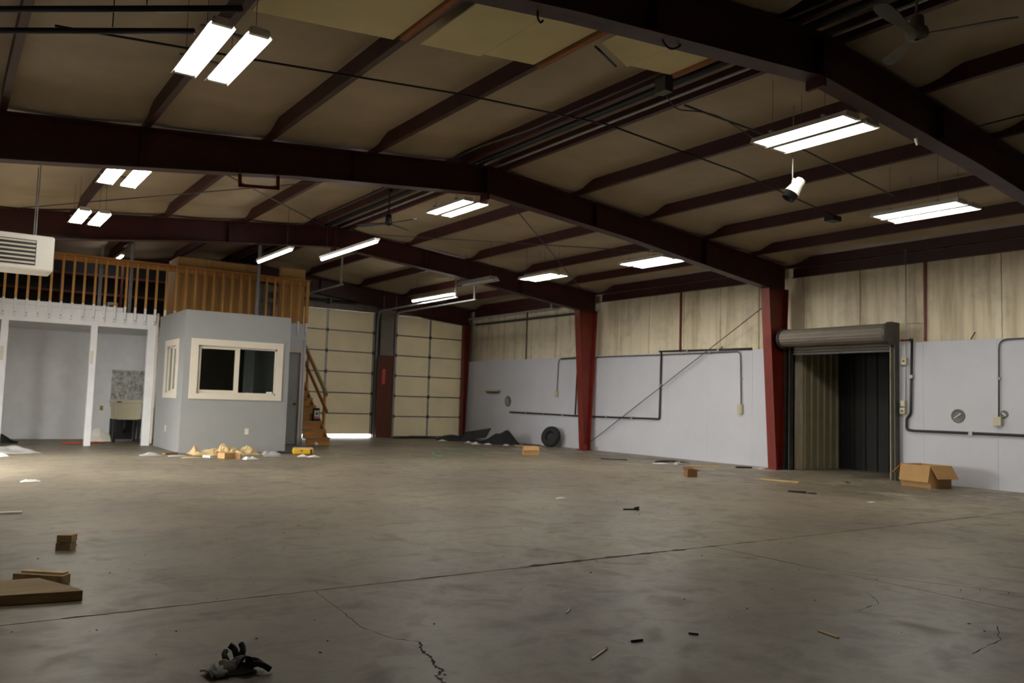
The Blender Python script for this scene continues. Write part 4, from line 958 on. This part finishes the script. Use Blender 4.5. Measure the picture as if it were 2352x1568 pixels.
obj('carton_flap', MB().obox((4.56, 15.20, .052), (.02, .20, .10), rz=.3), 'carddark', t)
sheet('white_rag', 4.76, 15.10, .28, .16, .09, 'whitepaper', 'white rag beside the small brown carton', 'rag', 17, .3)
plank('paper_roll', (4.10, 15.75), (4.20, 15.60), .06, .035, 'whitepaper', 'white paper roll on the floor in front of kraft heap', 'paper roll')
sheet('paper_scrap', 3.72, 16.1, .30, .10, .015, 'whitepaper', 'flat white paper strip near the booth corner', 'paper', 19, .2)
sheet('dark_scrap', 3.30, 16.35, .34, .22, .08, 'greycloth', 'grey and dark scrap heap at the booth corner', 'scrap', 21)
sheet('tan_scrap', 3.86, 15.62, .34, .12, .03, 'paper', 'flat tan paper scrap before the kraft heap', 'paper', 23, .1)
sheet('clear_wrap', 5.50, 16.2, .36, .28, .14, 'greycloth', 'grey plastic wrap at the door end of the kraft heap', 'plastic wrap', 25)
sheet('dark_debris', 5.86, 16.5, .36, .26, .06, 'darkcloth', 'dark debris by the booth corner next to the yellow case', 'debris', 27)
sheet('grey_scrap', 5.38, 15.75, .30, .14, .04, 'greycloth', 'grey scrap lying between kraft heap and yellow case', 'scrap', 28)
t = thing('yellow_case', 'yellow plastic tool case on the floor by the booth door', 'tool case', (6.14, 16.1, 0))
obj('case_body', MB().obox((6.14, 16.12, .065), (.40, .22, .11), rz=-.25), 'yellow', t, bevel=.02)
obj('case_lid', MB().obox((6.14, 16.12, .128), (.38, .20, .014), rz=-.25), 'almond', t, bevel=.004)
obj('latch', MB().obox((6.07, 16.01, .085), (.035, .015, .02), rz=-.25), 'black', t)
obj('strap', MB().obox((6.25, 15.965, .065), (.025, .012, .10), rz=-.25), 'black', t)
sheet('paper_wad', 5.92, 15.55, .18, .12, .05, 'whitepaper', 'white paper wad before the yellow case, next to another', 'paper', 31)
sheet('paper_wad', 6.08, 15.38, .22, .12, .06, 'whitepaper', 'white paper wad before the yellow case, nearer the stair side', 'paper', 33)
obj('white_ball', MB().lathe([(.01, 0), (.045, .015), (.055, .045), (.04, .08), (.01, .09)], (7.45, 18.75, 0), (0, 0, 1), 12), 'whitepaper', label='small white ball of paper at the stair foot', cat='paper ball', smooth=True)
# tyre leaning on the wall
tc = Vector((13.72, 17.75, .275)); ax = Vector((-.90, -.30, .30)).normalized()
ty = thing('tyre', 'black rubber tyre leaning against the pale wall', 'tyre', (13.72, 17.75, 0))
prof = []
for i in range(25):
    a = 2 * math.pi * i / 24; prof.append((.195 + .085 * math.cos(a), .085 * math.sin(a)))
def torus(c, ax_, prof_, n=40):
    m = MB(); ref = Vector((0, 0, 1)); a = ax_.cross(ref).normalized(); b = ax_.cross(a).normalized(); k = len(prof_) - 1
    for j in range(n):
        q = 2 * math.pi * j / n; d = a * math.cos(q) + b * math.sin(q)
        for r, h in prof_[:-1]: m.v.append(c + d * r + ax_ * h)
    for j in range(n):
        for i in range(k): m.f.append((j*k + i, j*k + (i+1) % k, ((j+1) % n)*k + (i+1) % k, ((j+1) % n)*k + i))
    return m
obj('carcass', torus(tc, ax, prof), 'rubber', ty, smooth=True)
for h in (-.05, 0.0, .05):
    obj('tread_rib', torus(tc + ax * h, ax, [(.280 - abs(h) * .25 + .010 * math.cos(2*math.pi*i/8), .014 * math.sin(2*math.pi*i/8)) for i in range(9)]), 'rubber', ty, smooth=True)
obj('bead_ring', torus(tc + ax * .075, ax, [(.155 + .012 * math.cos(2*math.pi*i/8), .012 * math.sin(2*math.pi*i/8)) for i in range(9)]), 'rubber', ty, smooth=True)
obj('inner_disc', MB().lathe([(.14, -.02), (.14, 0.0), (.05, .012), (.01, .012)], tc, ax, 24), 'rubber', ty)  # dark disc closing the centre of the tyre
# cardboard boxes
def carton(name, c, sx, sy, h, rz, flaps, lab, mat='card', th=.008):
    t = thing(name, lab, 'box', (c[0], c[1], 0)); R = Matrix.Rotation(rz, 3, 'Z'); C = Vector((c[0], c[1], 0))
    def B(nm, lo, hi, mt, z0=0):
        vs = [C + R @ Vector(p) for p in [(lo[0],lo[1],lo[2]),(hi[0],lo[1],lo[2]),(hi[0],hi[1],lo[2]),(lo[0],hi[1],lo[2]),(lo[0],lo[1],hi[2]),(hi[0],lo[1],hi[2]),(hi[0],hi[1],hi[2]),(lo[0],hi[1],hi[2])]]
        return obj(nm, MB().hexa(vs), mt, t)
    X, Y = sx / 2, sy / 2
    B('bottom', (-X, -Y, .001), (X, Y, th), mat)
    B('side', (-X, -Y, th), (X, -Y + th, h), mat); B('side', (-X, Y - th, th), (X, Y, h), mat)
    B('side', (-X, -Y + th, th), (-X + th, Y - th, h), mat); B('side', (X - th, -Y + th, th), (X, Y - th, h), mat)
    for (side, L, ang) in flaps:
        # hinge line on the top edge, flap length L, angle from vertical-up outward
        ex, ey = {'-y': (0, -1), '+y': (0, 1), '-x': (-1, 0), '+x': (1, 0)}[side]
        o_ = Vector((ex, ey, 0)); along = Vector((-ey, ex, 0)); half = X if ex == 0 else Y; dist = Y if ex == 0 else X
        d = o_ * math.sin(ang) + Vector((0, 0, 1)) * math.cos(ang); nrm = along.cross(d).normalized() * th
        p = o_ * (dist + .004) + Vector((0, 0, h)); q = p + d * L
        vs = [p - along * half, p + along * half, q + along * half * .98, q - along * half * .98]
        vs = vs + [v + nrm for v in vs]
        obj('flap', MB().hexa([C + R @ v for v in vs]), mat, t)
    return t
carton('cardboard_box', (13.35, 7.22), .46, .58, .36, -.22, (('-x', .27, 2.95), ('+y', .24, 2.3), ('-y', .24, 2.55), ('+x', .25, 2.5)), 'open cardboard box with hanging flaps by the roll-up door')
carton('cardboard_box', (10.60, 9.80), .18, .14, .13, -.35, (('+x', .06, 2.0), ('+y', .06, 1.0)), 'small brown cardboard box alone in mid floor before the pale wall', 'carddark')
carton('cardboard_box', (11.10, 15.10), .36, .28, .20, -.5, (('-x', .18, 1.5), ('+x', .15, 1.9), ('-y', .10, 2.8)), 'open cardboard carton on the floor in front of the tyre', 'card')
# strapping, sticks and litter by the wall
def strap(pts, lab):
    m = MB(); P = smooth_path([(x, y, .004) for x, y in pts], .4, 8)
    for a, b in zip(P, P[1:]): m.bar(a, b, .05, .004)
    obj('plastic_strap', m, 'green', label=lab, cat='strap')
strap([(10.47, 17.93), (10.6, 17.2), (10.75, 16.5)], 'short green plastic strap on the floor toward the corner pile')
strap([(8.55, 14.85), (8.8, 15.1), (8.9, 15.6), (9.38, 16.6), (9.55, 15.6), (9.63, 14.87)], 'looped green plastic strap on the floor before the doors')
plank('dark_bar', (11.93, 13.64), (12.28, 13.18), .04, .025, 'black', 'thin dark bar on the floor between boxes and wall', 'bar')
plank('dark_bar', (13.21, 11.01), (13.48, 10.83), .05, .03, 'black', 'thin dark bar near the foot of the roll-up column', 'bar')
plank('tan_plank', (12.55, 11.62), (13.0, 11.25), .10, .02, 'palewood', 'short tan plank in the litter below the brace rod wall', 'plank')
sheet('litter_cloth', 12.55, 11.95, .24, .16, .10, 'greycloth', 'grey rag beside the short tan plank', 'rag', 41)
sheet('litter_paper', 12.35, 12.25, .36, .18, .03, 'whitepaper', 'torn white paper among the litter along the wall', 'paper', 43)
sheet('litter_strip', 13.0, 12.55, .70, .10, .05, 'darkcloth', 'dark strip of litter against the wall base', 'scrap', 45, -.9)
sheet('litter_black', 12.65, 12.5, .30, .12, .06, 'darkcloth', 'black scrap above the torn white paper', 'scrap', 46, -.7)
sheet('wall_paper_scrap', 13.55, 10.66, .14, .10, .025, 'whitepaper', 'white paper scrap at the roll-up column foot', 'paper', 47)
plank('yellow_plank', (11.50, 9.05), (11.68, 8.42), .10, .018, 'palewood', 'pale yellow plank lying in front of the roll-up door', 'plank')
t = thing('scraper', 'dark scraper with a metal blade on the floor before the roll-up door', 'scraper', (10.3, 7.35, 0))
obj('handle', MB().tube([(10.19, 7.54, .015), (10.31, 7.32, .015)], [.010, .018], 8), 'black', t); obj('blade', MB().obox((10.345, 7.255, .012), (.10, .11, .012), rz=.9), 'dkgalv', t)
t = thing('clamp', 'small dark hand clamp lying in the middle of the floor', 'clamp', (6.54, 6.93, 0))
obj('bar', MB().bar((6.45, 6.97, .01), (6.63, 6.90, .01), .018, .014), 'black', t); obj('jaw', MB().bar((6.58, 6.93, .02), (6.61, 6.88, .035), .016, .02), 'black', t)
sheet('paper_bit', 10.2, 6.25, .12, .05, .01, 'whitepaper', 'tiny white paper bit on the floor in front of the open box', 'paper', 51)
sheet('paper_bit', 6.45, 8.1, .14, .06, .03, 'whitepaper', 'tiny white paper bit in the empty middle of the floor', 'paper', 52)
sheet('cord_scrap', 12.6, 8.15, .22, .05, .02, 'darkcloth', 'dark cord scrap at the roll-up door sill', 'scrap', 53, .8)
# pile in the far corner
sheet('rubber_mat', 12.75, 21.0, 1.2, .9, .30, 'rubber', 'flat black rubber mat heap before the corner sectional door', 'rubber mat', 61, -.3, 18, 2.0)
sheet('rubber_mat', 12.0, 22.1, 1.7, .35, .10, 'rubber', 'long black rubber strip along the corner sectional door foot', 'rubber mat', 62, 0, 18, 2.5)
sheet('black_tarp', 13.0, 19.2, .75, 1.2, .55, 'darkcloth', 'black tarp mound against the pale wall in the corner pile', 'tarp', 64, .15, 18, 1.7)
obj('rubber_sheet', MB().hexa([(12.2, 19.9, .04), (12.7, 19.4, .16), (13.1, 19.75, .40), (12.6, 20.35, .26), (12.2, 19.9, .06), (12.7, 19.4, .18), (13.1, 19.75, .42), (12.6, 20.35, .28)]), 'rubber', label='thin dark rubber sheet tilted up on the corner pile', cat='rubber sheet')
sheet('white_sack', 13.72, 20.0, .45, .6, .60, 'greycloth', 'pale plump sack behind the black tarp mound', 'sack', 81, .1, 14, 1.2, .01)
for (cx_, cy_, w_, k, lab) in ((12.2, 19.15, .26, 71, 'below the tarp mound front'), (12.35, 19.75, .24, 72, 'between rubber heap and tarp mound'), (12.0, 20.6, .24, 73, 'on the rubber heap edge'), (12.45, 18.9, .18, 74, 'beside the tarp mound tip'), (12.75, 18.45, .18, 75, 'at the tarp mound tip')):
    sheet('white_scrap', cx_, cy_, w_, .14, .06, 'whitepaper', 'white scrap in the corner pile ' + lab, 'scrap', k)
obj('black_strip', MB().grid(16, 3, lambda u, v: (13.40 + .25 * u + .1 * v, 18.6 - .45 * u + .1 * v, .015 + .02 * abs(nz(u * 5, v, 4))), .01), 'rubber', label='black rubber strip between corner pile and tyre', cat='rubber strip')
# grit: specks too small and too many to count
gm = MB(); rr = random.Random(11)
for i in range(230):
    x = rr.uniform(0.3, 13.5); y = rr.uniform(2.2, 18)
    if rr.random() < .6: y = rr.uniform(2.2, 8); x = rr.uniform(0.3, 8)
    s = rr.uniform(.003, .008); a = rr.uniform(0, 3.14); e = rr.uniform(.5, 2.2)
    gm.obox((x, y, s * .25), (s * e, s, s * .5), rz=a)
obj('floor_grit', gm, 'joint', label='dark grit and small chips scattered on the concrete', cat='grit', kind='stuff')
